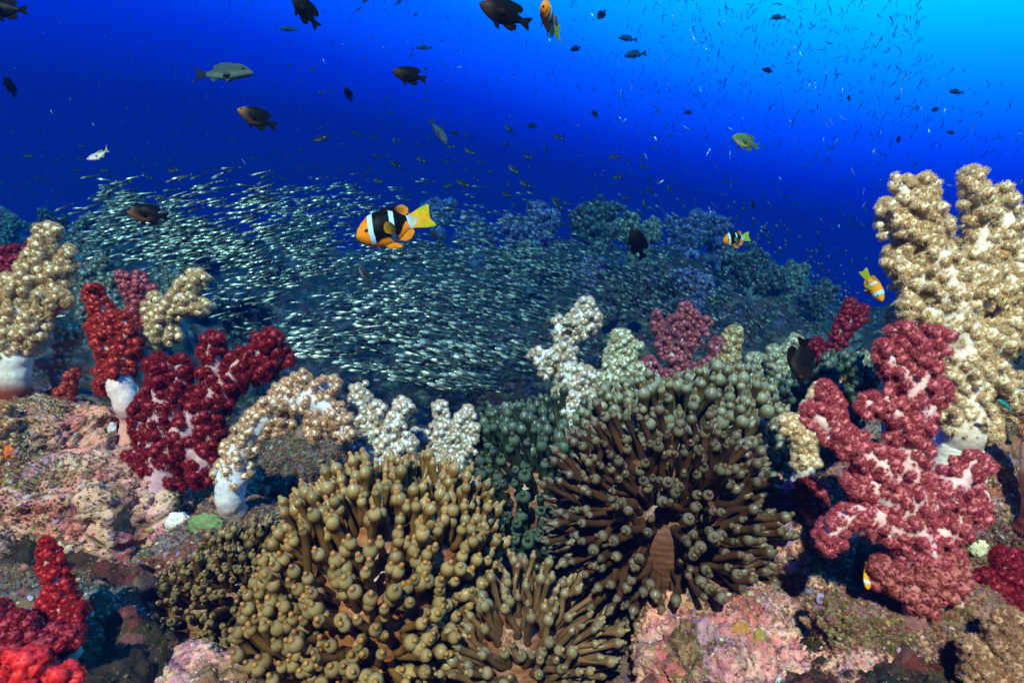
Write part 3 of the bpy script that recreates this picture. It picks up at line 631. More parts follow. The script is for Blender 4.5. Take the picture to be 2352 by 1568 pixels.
# ------------------------------------------------------------------ anemones
def tentacle_batch(root, d0, L, r0, rb, up=.35, bend=None):
    """returns P (m,n,3), Rr (m,n), colour parameter (n)"""
    m = len(root); tl = rb*rng.uniform(.55, 1.1, m)                       # nipple length
    sc_ = L-tl-rb*.9
    g = np.zeros((m, 3)); g[:, 2] = up
    fl = np.stack([fbm(root+k_*3.7, 9., 2) for k_ in (1, 2, 3)], 1)-.5; b = fl*np.array([1.1, .7, .7])+rng.normal(size=(m, 3))*.07
    tc0 = (sc_/L)[:, None]; v = np.clip(np.linalg.norm(d0+2*(g+b)*tc0, axis=1), .6, 2.2)
    rbs, tl = rb/v, tl/v; sc_ = L-tl-rbs*.9
    u = np.array([0, .15, .32, .5, .68, .84]); bq = np.array([-.85, -.5, -.15, .2, .55, .85, 1.02]); tq = np.array([.30, .62, .85, .96, 1.0])
    s = np.concatenate([u[None]*(sc_-rbs*1.15)[:, None], sc_[:, None]+rbs[:, None]*bq[None]*1.05, (sc_+rbs*1.0)[:, None]+tl[:, None]*tq[None]], 1)
    t = s/L[:, None]
    P = root[:, None]+L[:, None, None]*(d0[:, None]*t[..., None]+(g+b)[:, None]*(t**2)[..., None])
    w1 = rng.normal(size=(m, 3))*.05
    P = P+(L[:, None, None]*w1[:, None])*np.sin(t*5.5)[..., None]
    sh = r0[:, None]*np.array([1.15, 1.0, .92, .88, .86, .86])[None]
    nb = r0*.62
    bul = np.maximum(rb[:, None]*np.sqrt(np.clip(1-(bq[None]*.93)**2, 0, 1)), np.stack([r0*.86, r0*.9, r0*.9, nb, nb, nb, nb], 1))
    tip = nb[:, None]*np.array([.95, .92, .78, .5, .03])[None]
    K = np.concatenate([u*.62, .66+(bq+.85)*.085, .83+tq*.17])
    return P, np.concatenate([sh, bul, tip], 1), K
def tcols(m, t, segs, base, mid, cap, tip):  # base: brown skin darkened to paint the shade between tentacles
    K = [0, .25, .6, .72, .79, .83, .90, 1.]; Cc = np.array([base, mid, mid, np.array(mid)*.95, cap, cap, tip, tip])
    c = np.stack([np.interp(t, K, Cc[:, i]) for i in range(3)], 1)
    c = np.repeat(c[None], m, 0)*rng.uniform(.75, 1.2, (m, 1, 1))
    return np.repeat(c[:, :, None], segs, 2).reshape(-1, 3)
def anemone(label, Y, ells, n, L, r0, rb, cols, skip=None, upb=.5, out=.9, side=(0, 0, 0), keep=None, lvar=.25, disc=(.22, .09, .04), up=.35, seed=1, maxback=.45):
    """ells: (px, py, depth px, rx, ry, rz) lobes of the body"""
    rs = np.random.default_rng(seed); k = Y/F; E = []
    for (px, py, dp, rx, ry, rz) in ells:
        c = at(px, py, Y)+np.array([0, dp*k, 0]); E.append((c, np.array([rx, ry, rz])*k))
    o0 = E[0][0]-np.array([0, 0, E[0][1][2]*.8]); t_ = empty('sea_anemone', o0); tag(t_, label, 'sea anemone')
    acc = Acc(); IV, IF = ico(6)
    for c, r in E:
        V = IV*r*(1+.10*(fbm(IV*3+c*7, 1, 3)-.5)[:, None])
        st = .5+.5*np.sin(IV[:, 2]*75+6*fbm(IV, 3, 3)+np.arctan2(IV[:, 1], IV[:, 0])*3); V = V*(1+.006*st[:, None]); acc.add(V+c, IF, np.array(disc)*(.45+.6*st[:, None]+.35*fbm(IV, 5, 3)[:, None]))
    acc.build('body', M['disc'], t_, origin=o0)
    roots = []; nrm = []; areas = np.array([r.prod()**(2/3) for _, r in E]); per = (n*3.2*areas/areas.sum()).astype(int)
    for (c, r), m in zip(E, per):
        d = fib(max(m, 8)); d = unit(d+rs.normal(size=d.shape)*.06); p = c+d*r; nn = unit(d/r)
        ok = np.ones(len(p), bool)
        for c2, r2 in E:
            if c2 is c: continue
            ok &= (((p-c2)/r2)**2).sum(1) > .95
        ok &= (nn[:, 1] < maxback) & (nn[:, 2] > -.75)
        roots.append(p[ok]); nrm.append(nn[ok])
    Rt = np.concatenate(roots); N = np.concatenate(nrm)
    sx = Rt[:, 0]/Rt[:, 1]*F+1176; sy = 784-Rt[:, 2]/Rt[:, 1]*F
    ok = np.ones(len(Rt), bool)
    if skip:
        for (cx, cy, ax, ay) in skip: ok &= ((sx-cx)/ax)**2+((sy-cy)/ay)**2 > 1
    Rt, N, sx, sy = Rt[ok], N[ok], sx[ok], sy[ok]
    if len(Rt) > n: 
        s = rs.permutation(len(Rt))[:n]; Rt, N, sx, sy = Rt[s], N[s], sx[s], sy[s]
    m = len(Rt); D = unit(N*out+np.array([0, 0, upb])+np.array(side)+rs.normal(size=(m, 3))*.10)
    Lm = L*k*rs.uniform(1-lvar, 1+lvar, m); r = r0*k*rs.uniform(.85, 1.15, m); rbm = rb*k*rs.uniform(.6, 1.15, m)
    P, Rr, t = tentacle_batch(Rt, D, Lm, r, rbm, up)
    # nearest / most frontal first
    score = -Rt[:, 1]/k-60*N[:, 1]*(-1)+((sy > 1600)*-500)+N[:, 1]*-80+rs.normal(size=m)*20
    order = np.argsort(-score); big, rest = order[:100], order[100:]
    sg = 12
    for i in big:
        V, q = tubes(P[i:i+1]-Rt[i], Rr[i:i+1], sg)
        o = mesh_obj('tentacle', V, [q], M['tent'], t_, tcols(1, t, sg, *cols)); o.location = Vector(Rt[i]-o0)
    if len(rest):
        V, q = tubes(P[rest]-o0, Rr[rest], 9)
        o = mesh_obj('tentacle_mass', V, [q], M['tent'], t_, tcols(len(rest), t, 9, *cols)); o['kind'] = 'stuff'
    return t_
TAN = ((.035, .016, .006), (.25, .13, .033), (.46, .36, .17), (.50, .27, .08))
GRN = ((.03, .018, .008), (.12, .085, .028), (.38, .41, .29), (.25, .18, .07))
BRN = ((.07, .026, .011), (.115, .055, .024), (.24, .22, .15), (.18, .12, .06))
SHADE_GRN = ((.015, .02, .01), (.045, .07, .03), (.15, .22, .17), (.10, .12, .06))  # dark green skin, palette darkened further to paint in shade
anemone('large tan bubble-tipped anemone with fat glassy bubbles at front', .60, [(850, 1400, 90, 190, 190, 215), (720, 1520, 60, 130, 130, 160), (960, 1320, 120, 130, 150, 135), (860, 1600, 30, 120, 120, 90)], 760, 90, 9.5, 15, TAN, seed=2, upb=.4, up=.22, disc=(.28, .11, .04))
anemone('brown short-tentacled anemone spreading over the low pink rock', .64, [(460, 1440, 90, 115, 120, 120), (530, 1400, 90, 90, 110, 100), (410, 1470, 90, 75, 100, 85)], 480, 64, 6.5, 9.5, ((.08,.03,.01),(.16,.09,.03),(.32,.26,.13),(.36,.21,.07)), side=(-.2, -.15, 0), seed=3, upb=.2, up=.12)
anemone('dark green anemone in shade between the two large anemones', .88, [(1220, 1160, 90, 130, 150, 125), (1290, 1110, 110, 90, 120, 90), (1140, 1150, 110, 90, 120, 90), (1240, 1270, 60, 110, 120, 130)], 420, 80, 8.5, 13, SHADE_GRN, seed=4, side=(-.25, -.2, 0), upb=.4)
anemone('drooping brown anemone with bare ribbed orange middle', .66, [(1545, 1235, 110, 178, 190, 190)], 560, 98, 8.5, 11.5, BRN, skip=[(1525, 1265, 26, 70), (1545, 1000, 200, 50)], seed=5, upb=.12, up=.15, lvar=.3, disc=(.15, .06, .032))
anemone('green bulb-tipped anemone crowning the drooping brown anemone', .78, [(1590, 1070, 110, 180, 170, 105), (1690, 1040, 140, 105, 120, 100), (1490, 1075, 100, 90, 120, 85)], 430, 76, 9.5, 14.5, GRN, seed=6, upb=.6, up=.25)
anemone('small brown anemone with beaded glossy tentacles at the bottom middle', .58, [(1190, 1560, 80, 120, 130, 140), (1260, 1520, 100, 60, 90, 80)], 300, 90, 8, 12, ((.12,.05,.02),(.24,.14,.06),(.34,.30,.17),(.42,.28,.13)), seed=7, upb=.35, up=.2)
anemone('dark green small-bubbled anemone behind the short cream coral', .95, [(1900, 950, 60, 80, 80, 60), (1960, 900, 80, 60, 80, 50)], 150, 36, 7, 11, SHADE_GRN, seed=8, upb=.5)
anemone('dim blue-green anemone in the dark gap at the bottom', .75, [(1390, 1570, 90, 90, 90, 60)], 110, 45, 7, 10, SHADE_GRN, seed=9, upb=.5)

# ------------------------------------------------------------------ fish
def fish_body(prof, n=40, segs=20, wd=.5):
    """prof: list of (x 0..1 from nose, top, bottom, halfwidth) for unit length; nose at +.5 X"""
    A = np.array(prof); s = (1-np.cos(np.linspace(0, np.pi, n)))/2*.97+.0
    s = s*(A[-1, 0]); tp, bt, hw = [np.interp(s, A[:, 0], A[:, i]) for i in (1, 2, 3)]
    for q in range(2):
        for a in (tp, bt, hw): a[1:-1] = (a[:-2]+2*a[1:-1]+a[2:])/4
    th = np.arange(segs)/segs*2*np.pi; ct, st = np.cos(th), np.sin(th)
    Z = np.where(st[None] > 0, st[None]*tp[:, None], st[None]*-bt[:, None]); Yy = ct[None]*hw[:, None]*(1-.25*abs(st[None])**3)
    Xx = np.repeat((.5-s)[:, None], segs, 1)
    V = np.stack([Xx, Yy, Z], -1).reshape(-1, 3)
    i, j = np.meshgrid(np.arange(n-1), np.arange(segs), indexing='ij'); i, j = i.ravel(), j.ravel(); jn = (j+1) % segs
    q = np.stack([i*segs+j, (i+1)*segs+j, (i+1)*segs+jn, i*segs+jn], 1)
    return V, q, np.repeat(s, segs)
def plate(outline, th=.006, ripple=.0, y0=0., res=.02):
    """solid fin from an x-z outline fan-filled with a thickness"""
    O = np.array(outline, float); 
    D = []
    for a, b in zip(O, np.roll(O, -1, 0)):
        k = max(1, int(np.linalg.norm(b-a)/.03)); D += [a+(b-a)*i/k for i in range(k)]
    O = np.array(D); n = len(O); c = O.mean(0)
    rip = np.sin(O[:, 0]*60)*ripple
    V = [np.stack([O[:, 0], y0+th*.4+rip, O[:, 1]], 1), np.stack([O[:, 0], y0-th*.4+rip, O[:, 1]], 1), [[c[0], y0+th, c[1]], [c[0], y0-th, c[1]]]]
    V = np.concatenate(V); i = np.arange(n); j = (i+1) % n
    Fc = np.concatenate([np.stack([i, j, np.full(n, 2*n)], 1), np.stack([j+n, i+n, np.full(n, 2*n+1)], 1), np.stack([i, i+n, j], 1), np.stack([j, i+n, j+n], 1)])
    return V, Fc
def rotmat(ang, yaw, roll=0):
    """heading in the picture plane (deg, 0 = right, 90 = up), yaw towards the camera"""
    a, y = R(ang), R(yaw)
    h = Vector((math.cos(a)*math.cos(y), -math.sin(y), math.sin(a)*math.cos(y)))
    u0 = Vector((-math.sin(a), 0, math.cos(a)));  u0 = u0 if math.cos(a) >= 0 else -u0
    s = u0.cross(h).normalized(); u = h.cross(s).normalized()
    Mx = Matrix((h, s, u)).transposed()
    return Mx @ Matrix.Rotation(R(roll), 3, 'X')
DAMSEL = [(0, .012, -.012, .01), (.03, .05, -.045, .035), (.10, .125, -.10, .062), (.22, .205, -.17, .082), (.38, .245, -.215, .085), (.52, .225, -.20, .070), (.66, .15, -.14, .045), (.76, .08, -.075, .022), (.84, .055, -.055, .012)]
CLOWN = [(0, .02, -.03, .02), (.03, .085, -.085, .055), (.10, .165, -.15, .09), (.20, .235, -.205, .11), (.32, .268, -.235, .105), (.44, .25, -.225, .088), (.55, .185, -.165, .06), (.64, .11, -.105, .036), (.70, .088, -.088, .022)]
CHROM = [(0, .01, -.01, .01), (.04, .05, -.045, .035), (.14, .11, -.10, .055), (.30, .145, -.15, .062), (.46, .135, -.14, .052), (.62, .08, -.085, .032), (.74, .04, -.042, .015), (.80, .034, -.034, .01)]
SNAP = [(0, .012, -.02, .012), (.04, .045, -.04, .03), (.12, .105, -.065, .055), (.25, .155, -.09, .07), (.42, .145, -.10, .066), (.58, .10, -.085, .045), (.72, .05, -.05, .022), (.80, .036, -.036, .014)]
SLIM = [(0, .008, -.008, .008), (.08, .04, -.035, .026), (.22, .06, -.06, .036), (.42, .055, -.058, .03), (.62, .035, -.035, .018), (.82, .016, -.016, .008)]
def fins(kind):
    if kind == 'damsel': return dict(
        dorsal=[(.22, .19), (.14, .245), (0, .275), (-.12, .27), (-.22, .26), (-.30, .20), (-.27, .12), (-.18, .11), (0, .18), (.15, .19)],
        anal=[(-.02, -.20), (-.10, -.24), (-.20, -.25), (-.28, -.19), (-.26, -.10), (-.16, -.12)],
        tail=[(-.30, .05), (-.38, .085), (-.49, .13), (-.50, .09), (-.46, 0), (-.50, -.09), (-.49, -.13), (-.38, -.085), (-.30, -.05)],
        pelvic=[(.18, -.18), (.10, -.27), (.02, -.29), (.06, -.19)], pect=[(.18, .0), (.10, .04), (.02, .02), (.0, -.04), (.06, -.07), (.16, -.04)])
    if kind == 'clown': return dict(
        dorsal=[(.16, .25), (.10, .285), (.02, .285), (-.04, .265), (-.10, .262), (-.18, .245), (-.225, .19), (-.21, .13), (-.16, .10), (-.08, .17), (.05, .24)],
        anal=[(.0, -.20), (-.06, -.235), (-.14, -.225), (-.21, -.15), (-.20, -.10), (-.14, -.10), (-.06, -.15)],
        tail=[(-.17, .088), (-.26, .115), (-.36, .15), (-.47, .17), (-.49, .155), (-.455, .03), (-.45, -.03), (-.50, -.145), (-.47, -.15), (-.36, -.135), (-.26, -.105), (-.17, -.088)],
        pelvic=[(.22, -.20), (.14, -.28), (.02, -.31), (-.01, -.29), (.04, -.235), (.12, -.20)], pect=[(.15, -.03), (.13, .03), (.09, .06), (.04, .03), (.01, -.03), (.0, -.09), (.03, -.13), (.09, -.12), (.14, -.08)])
    if kind == 'chromis': return dict(
        dorsal=[(.20, .12), (.10, .165), (-.06, .17), (-.18, .15), (-.22, .09), (-.16, .065), (.0, .12)],
        anal=[(-.04, -.13), (-.14, -.16), (-.20, -.10), (-.16, -.07)],
        tail=[(-.28, .03), (-.36, .07), (-.50, .16), (-.44, .05), (-.41, 0), (-.44, -.05), (-.50, -.16), (-.36, -.07), (-.28, -.03)],
        pelvic=[(.16, -.13), (.08, -.19), (.05, -.14)], pect=[(.18, 0), (.10, .02), (.04, -.02), (.10, -.05), (.16, -.03)])
    return dict(
        dorsal=[(.22, .13), (.12, .17), (-.04, .17), (-.16, .13), (-.18, .07), (-.06, .09), (.10, .13)],
        anal=[(-.10, -.08), (-.16, -.12), (-.22, -.07), (-.16, -.05)],
        tail=[(-.28, .035), (-.38, .07), (-.49, .14), (-.47, .06), (-.44, 0), (-.47, -.06), (-.50, -.12), (-.38, -.06), (-.28, -.035)],
        pelvic=[(.16, -.085), (.08, -.13), (.06, -.09)], pect=[(.18, -.01), (.08, .01), (.02, -.02), (.10, -.05), (.16, -.04)])
PROF = dict(damsel=DAMSEL, clown=CLOWN, chromis=CHROM, snapper=SNAP)
EYEX = dict(damsel=(.40, .05), clown=(.352, .028), chromis=(.40, .03), snapper=(.36, .05))
def bend_x(V, b):
    V = np.array(V, float); V[:, 1] += b*np.clip(.15-V[:, 0], 0, 1)**2*2.2; return V
def make_fish(kind, cf, fincol, px, py, Y, Lpx, ang, yaw, label, cat, name, eye=(.02, .02, .02), ring=(.5, .4, .2), bend=.0, group=None, roll=0, height=1., solid=True):
    t = empty(name, at(px, py, Y)); tag(t, label, cat, group)
    Mx = rotmat(ang, yaw, roll); S = Lpx*Y/F/max(.35, math.cos(R(yaw)))
    t.rotation_euler = Mx.to_euler(); 
    hs = np.array([1, 1, height])
    V, q, s = fish_body(PROF[kind], 150 if kind == 'clown' else 44, 72 if kind == 'clown' else 24)
    col = np.array([cf(x, z) for x, z in zip(s, V[:, 2])])
    mesh_obj('body', bend_x(V, bend)*hs*S, [q], M['fish'], t, col)
    fd = fins(kind)
    for fn, nm in (('dorsal', 'dorsal_fin'), ('anal', 'anal_fin'), ('tail', 'tail_fin')):
        V, f = plate(fd[fn], .008, .0); c = np.array([fincol(fn, x, z) for x, z in zip(V[:, 0], V[:, 2])]); mesh_obj(nm, bend_x(V, bend)*hs*S, [f], M['fin'], t, c, smooth=False)
    hw = float(np.interp(.35, [p[0] for p in PROF[kind]], [p[3] for p in PROF[kind]]))
    for sd in (1, -1):
        V, f = plate(fd['pect'], .006); V[:, 1] += hw*.9+np.clip(.18-V[:, 0], 0, 1)*(.35 if kind == 'clown' else .2); V[:, 1] *= sd
        c = np.array([fincol('pect', x, z) for x, z in zip(V[:, 0], V[:, 2])]); mesh_obj('pectoral_fin', V*hs*S, [f], M['fin'], t, c, smooth=False)
        V, f = plate(fd['pelvic'], .006); V[:, 1] += .02; V[:, 1] *= sd
        c = np.array([fincol('pelvic', x, z) for x, z in zip(V[:, 0], V[:, 2])]); mesh_obj('pelvic_fin', V*hs*S, [f], M['fin'], t, c, smooth=False)
        ex, ez = EYEX[kind]; hy = float(np.interp(.5-ex, [p[0] for p in PROF[kind]], [p[3] for p in PROF[kind]]))
        IV, IF = ICO[2]; er = .040 if kind == 'clown' else .030
        V = IV*er*np.array([1, .55, 1])+np.array([ex, sd*hy*.86, ez]); rad = np.linalg.norm(IV[:, [0, 2]], axis=1)
        c = np.where(((rad < .72) & (IV[:, 1]*sd > 0))[:, None], np.array(eye), np.array(ring)); mesh_obj('eye', V*hs*S, [IF], M['eye'], t, c)
    return t
def sm(a, b, x): 
    t = min(max((x-a)/(b-a), 0), 1); return t*t*(3-2*t)
def lerp(a, b, t): return tuple(p*(1-t)+q*t for p, q in zip(a, b))
ORG, BLK, WHT_BLUELIT, YEL = (.88, .27, .012), (.004, .004, .004), (.42, .74, .95), (.90, .55, .015)  # white of the bars is tinted with reflected blue water light
def clown_c(s, z):
    lo = -.13+.16*sm(.50, .66, s)-.03*sm(.3, .2, s)
    c = lerp(ORG, BLK, sm(.205, .225, s-z*.10)*sm(lo-.035, lo, z))
    if s < .2: c = lerp(c, (.55, .10, .008), sm(.08, .22, z)*.7)
    if abs(s-.045-.0) < .012 and abs(z+.035) < .006: c = (.25, .08, .01)
    if abs(s-.195-z*.12-abs(z)*.05) < .030 and z > -.165: c = WHT_BLUELIT
    if abs(s-.465-z*.16) < .028 and z > -.20: c = WHT_BLUELIT
    if s > .668: c = WHT_BLUELIT
    return c
def clown_f(fn, x, z):
    if fn == 'tail': return lerp(WHT_BLUELIT, lerp(YEL, (.55, .62, .02), sm(.08, .16, abs(z))), sm(-.172, -.188, x))
    if fn == 'dorsal': return lerp(BLK, (.85, .36, .02), sm(-.10, -.13, x))
    if fn == 'pect': return lerp((.02, .018, .008), (.42, .26, .01), sm(.02, .14, x))
    return (.9, .32, .015)
def clown_green(s, z):
    c = clown_c(s, z); return c
make_fish('clown', clown_c, clown_f, 908, 519, .66, 180, 199, 8, 'large black and orange clownfish with two white bars and yellow tail', 'clownfish', 'clownfish', bend=-.04, height=.93)
make_fish('clown', clown_c, lambda f, x, z: (.45, .62, .02) if f in ('tail',) and x < -.2 else clown_f(f, x, z), 1692, 549, 1.35, 68, 192, 10, 'clownfish with green-yellow tail over the far reef slope', 'clownfish', 'clownfish')
def clown_o(s, z):
    c = lerp(ORG, (.9, .35, .02), .5)
    if abs(s-.20) < .045: c = WHT_BLUELIT
    if abs(s-.50) < .035: c = WHT_BLUELIT
    return c
make_fish('clown', clown_o, lambda f, x, z: (.62, .62, .02) if f in ('tail', 'pect') else (.85, .38, .02), 2003, 655, .95, 80, 282, 30, 'orange clownfish diving head down beside the tall cream coral', 'clownfish', 'clownfish', roll=55, height=.66)
make_fish('clown', clown_c, lambda f, x, z: (.35, .5, .05) if f in ('tail', 'dorsal') else clown_f(f, x, z), 1262, 50, .9, 44, 181, 74, 'clownfish facing the viewer with tan face and small mouth near the surface side', 'clownfish', 'clownfish', height=1.0, bend=.12)
make_fish('clown', lambda s, z: WHT_BLUELIT if abs(s-.24-z*-.1) < .05 else ((.85, .36, .02) if s < .55 else (.5, .3, .03)), lambda f, x, z: (.75, .4, .02), 1993, 1322, .50, 52, 245, 32, 'small juvenile clownfish with white-edged face above the violet-tinged rock', 'clownfish', 'clownfish', height=.9, roll=-20)
make_fish('clown', clown_c, clown_f, 1170, 962, 1.05, 44, 160, 30, 'clownfish half hidden behind the dark green anemone crest', 'clownfish', 'clownfish')
make_fish('clown', clown_c, clown_f, 1424, 962, .98, 44, 190, 20, 'clownfish half hidden at the foot of the pale yellow coral', 'clownfish', 'clownfish')
def dark_c(face=(.015, .010, .008), body=(.005, .005, .005), belly=None):
    def f(s, z):
        c = lerp(face, body, sm(.05, .35, s+z*.5))
        if belly: c = lerp(c, belly, sm(.0, -.15, z)*sm(.8, .4, s))
        return c
    return f
def dkf(fn, x, z): return (.006, .006, .007)
for (px, py, L, ang, yaw, Y, face, belly, lb) in [
 (10, 22, 92, 184, 10, .85, (.02, .018, .02), None, 'black damselfish cut off by the top left corner'),
 (701, 25, 84, 128, 15, .9, (.03, .03, .03), None, 'black damselfish diving away tail down at the top border'),
 (1160, 33, 124, 162, 8, .72, (.06, .035, .028), None, 'largest black damselfish at the top border left of the tan-faced clownfish'),
 (1382, 34, 34, 235, 20, 1.9, (.02, .03, .06), None, 'small dark blue damselfish right of the tan-faced clownfish'),
 (940, 174, 78, 170, 8, .95, (.05, .03, .02), None, 'black damselfish in open water above the diving surgeonfish'),
 (590, 272, 88, 158, 12, .85, (.30, .15, .07), (.09, .045, .022), 'dark damselfish with a tan face below the grey snapper'),
 (340, 493, 86, 175, 10, .85, (.20, .085, .035), (.14, .06, .03), 'brown damselfish with rusty belly among the glinting school'),
 (1464, 558, 76, 118, 25, 1.1, (.025, .015, .015), None, 'dark maroon damselfish hovering over the hill of blue corals'),
 (23, 199, 38, 92, 35, 1.5, (.01, .01, .015), None, 'small dark damselfish at the left border'),
 (800, 216, 30, 112, 30, 2.2, (.02, .02, .03), None, 'tiny dark damselfish left of the black damselfish in open water'),
 (2330, 812, 50, 255, 30, .8, (.01, .01, .015), None, 'small black fish against the cream coral at the right border')]:
    make_fish('damsel', dark_c(face, belly=belly), dkf, px, py, Y, L, ang, yaw, lb, 'damselfish', 'damselfish', ring=(.12, .12, .1))
make_fish('damsel', dark_c(), dkf, 1842, 828, .62, 98, 262, 20, 'black angelfish with tall pointed fin turning above the green anemone', 'angelfish', 'angelfish', ring=(.03, .03, .03), height=1.25, bend=.15)
make_fish('snapper', lambda s, z: lerp((.05, .08, .08), (.24, .30, .26), sm(.04, -.09, z)), lambda f, x, z: (.02, .035, .06) if f == 'tail' else (.09, .13, .12), 513, 170, 1.1, 148, -2, 8, 'grey snapper with dark forked tail swimming right', 'snapper', 'snapper', ring=(.05, .06, .06))
make_fish('damsel', lambda s, z: lerp((.08, .16, .07), (.52, .52, .30), sm(.04, -.14, z+s*.15)), lambda f, x, z: (.08, .16, .12), 1712, 326, .95, 70, 165, 12, 'olive green chromis with pale belly and big eye', 'chromis', 'chromis', ring=(.7, .7, .6))
make_fish('chromis', lambda s, z: lerp((.38, .38, .30), (.85, .80, .85), sm(.06, -.04, z)), lambda f, x, z: (.62, .62, .12) if x < -.22 else (.35, .4, .2), 229, 357, .8, 56, 203, 10, 'pearly white chromis with a yellow tail spot', 'chromis', 'chromis', bend=.35)
make_fish('snapper', lambda s, z: (.05, .07, .09), lambda f, x, z: (.03, .04, .06), 1006, 303, 1.7, 78, 302, 15, 'dark surgeonfish plunging head down above the big clownfish', 'surgeonfish', 'surgeonfish', height=1.0)
for (px, py, L, ang, Y, lb) in [(1460, 126, 56, 192, 2.9, 'hazy blue parrotfish far off below the bright water'), (1443, 90, 46, 178, 3.6, 'faint blue reef fish above the hazy parrotfish'), (1788, 41, 40, 190, 3.6, 'faint reef fish among slim fish in the bright water'), (2197, 212, 40, 180, 3.6, 'faint reef fish in blue water above the tall cream coral'), (665, 68, 40, 180, 3.6, 'barely visible reef fish beside the fish diving tail down'), (975, 110, 36, 185, 3.6, 'barely visible reef fish left below the largest black damselfish')]:
    make_fish('snapper', lambda s, z: (.04, .06, .10), lambda f, x, z: (.04, .06, .10), px, py, Y, L, ang, 10, lb, 'reef fish', 'reef_fish', height=1.2)
make_fish('snapper', lambda s, z: (.40, .22, .12) if z < .05 else (.10, .05, .03), lambda f, x, z: (.3, .18, .12), 228, 1248, .60, 78, 142, 10, 'brown and white striped blenny resting on the pink rock', 'blenny', 'blenny', height=.55)
make_fish('snapper', lambda s, z: (.8, .75, .7) if z < .05 else (.6, .25, .08), lambda f, x, z: (.7, .6, .5), 126, 783, .8, 20, 165, 10, 'tiny white and orange fish near the white stalked coral', 'small fish', 'reef_fish')
make_fish('snapper', lambda s, z: (.8, .78, .75) if z < .05 else (.5, .3, .15), lambda f, x, z: (.7, .6, .5), 140, 726, .85, 18, 190, 10, 'tiny white fish under the thick cream coral', 'small fish', 'reef_fish')
make_fish('snapper', lambda s, z: (.04, .25, .25) if z < .08 else (.02, .08, .09), lambda f, x, z: (.05, .3, .3), 2308, 930, .6, 50, 150, 10, 'teal fish hiding under the tall cream coral', 'reef fish', 'reef_fish')
make_fish('snapper', lambda s, z: (.03, .03, .04), lambda f, x, z: (.02, .02, .03), 1000, 543, 1.3, 42, 125, 15, 'dark slim damselfish right below the big clownfish tail', 'damselfish', 'damselfish')
make_fish('chromis', lambda s, z: lerp((.05, .05, .06), (.3, .3, .3), sm(-.02, -.08, z)), lambda f, x, z: (.04, .04, .05), 838, 632, 1.2, 50, 115, 20, 'grey chromis with forked tail below the big clownfish', 'chromis', 'chromis')
make_fish('chromis', lambda s, z: (.05, .06, .05), lambda f, x, z: (.05, .06, .05), 1306, 748, .92, 34, 172, 10, 'tiny dark chromis before the tall pale coral', 'chromis', 'chromis')

# merged small fish templates
def one_mesh(kind, cf, fcol, n=12, segs=8, bend=0., nofin=False):
    A = Acc(); V, q, s = fish_body(PROF.get(kind, SLIM), n, segs); A.add(bend_x(V, bend), q, np.array([cf(a, b) for a, b in zip(s, V[:, 2])]))
    if not nofin:
        for fn in ('dorsal', 'anal', 'tail'):
            V, f = plate(fins(kind)[fn], .006); A.add(bend_x(V, bend), f, fcol)
    return A
def to_mesh(A, name, mat):
    o = A.build(name, mat); me = o.data; bpy.data.objects.remove(o); return me
chro_c = lambda s, z: lerp((.012, .022, .020), (.17, .22, .20), sm(.0, -.10, z)*sm(.75, .3, s)) if not (.70 < s < .76 and z > 0) else (.5, .6, .2)
CHM = [to_mesh(one_mesh('chromis', chro_c, (.012, .025, .03), bend=b), 'small_chromis', M['fish']) for b in (-.25, 0, .2)]
DKM = to_mesh(one_mesh('damsel', lambda s, z: (.01, .012, .02), (.01, .012, .02)), 'small_damselfish', M['fish'])
def c1(x, y): return x*.336, y*.336
def c2(x, y): return x*.336+781, y*.336
def c3(x, y): return x*.336+1562, y*.336
SM1 = [(1585,950,50,165),(555,995,60,155),(543,1088,50,130),(195,1068,80,170),(530,1162,60,170),(830,1037,40,150),(935,1097,50,130),(1157,1097,50,175),(1072,1120,40,165),(1735,1082,55,165),(1972,1062,45,170),(2060,1020,50,170),(2335,985,50,175),(2195,948,130,187),(2050,1150,50,165),(2145,1150,40,170),(1395,1168,40,165),(1475,1160,50,150),(1775,1187,45,170),(800,1207,45,165),(990,1180,50,165),(1020,1213,70,150),(1190,1165,110,177),(715,1167,80,172),(1200,1210,40,170),(270,1222,60,165),(328,1242,35,150),(195,1253,45,165),(415,1210,30,170),(145,1280,45,120),(15,1250,50,150),(1935,1222,60,150),(2290,1220,50,175),(2185,875,50,190),(2140,470,60,60),(2195,630,60,30),(2258,622,50,170),(1975,450,40,20),(400,1100,50,100),(880,1110,35,130),(255,1330,40,170),(1545,1300,40,165),(2340,1160,45,170),(375,1350,40,50),(80,1270,35,110),(500,900,30,160),(60,1085,30,170),(430,1320,30,150)]
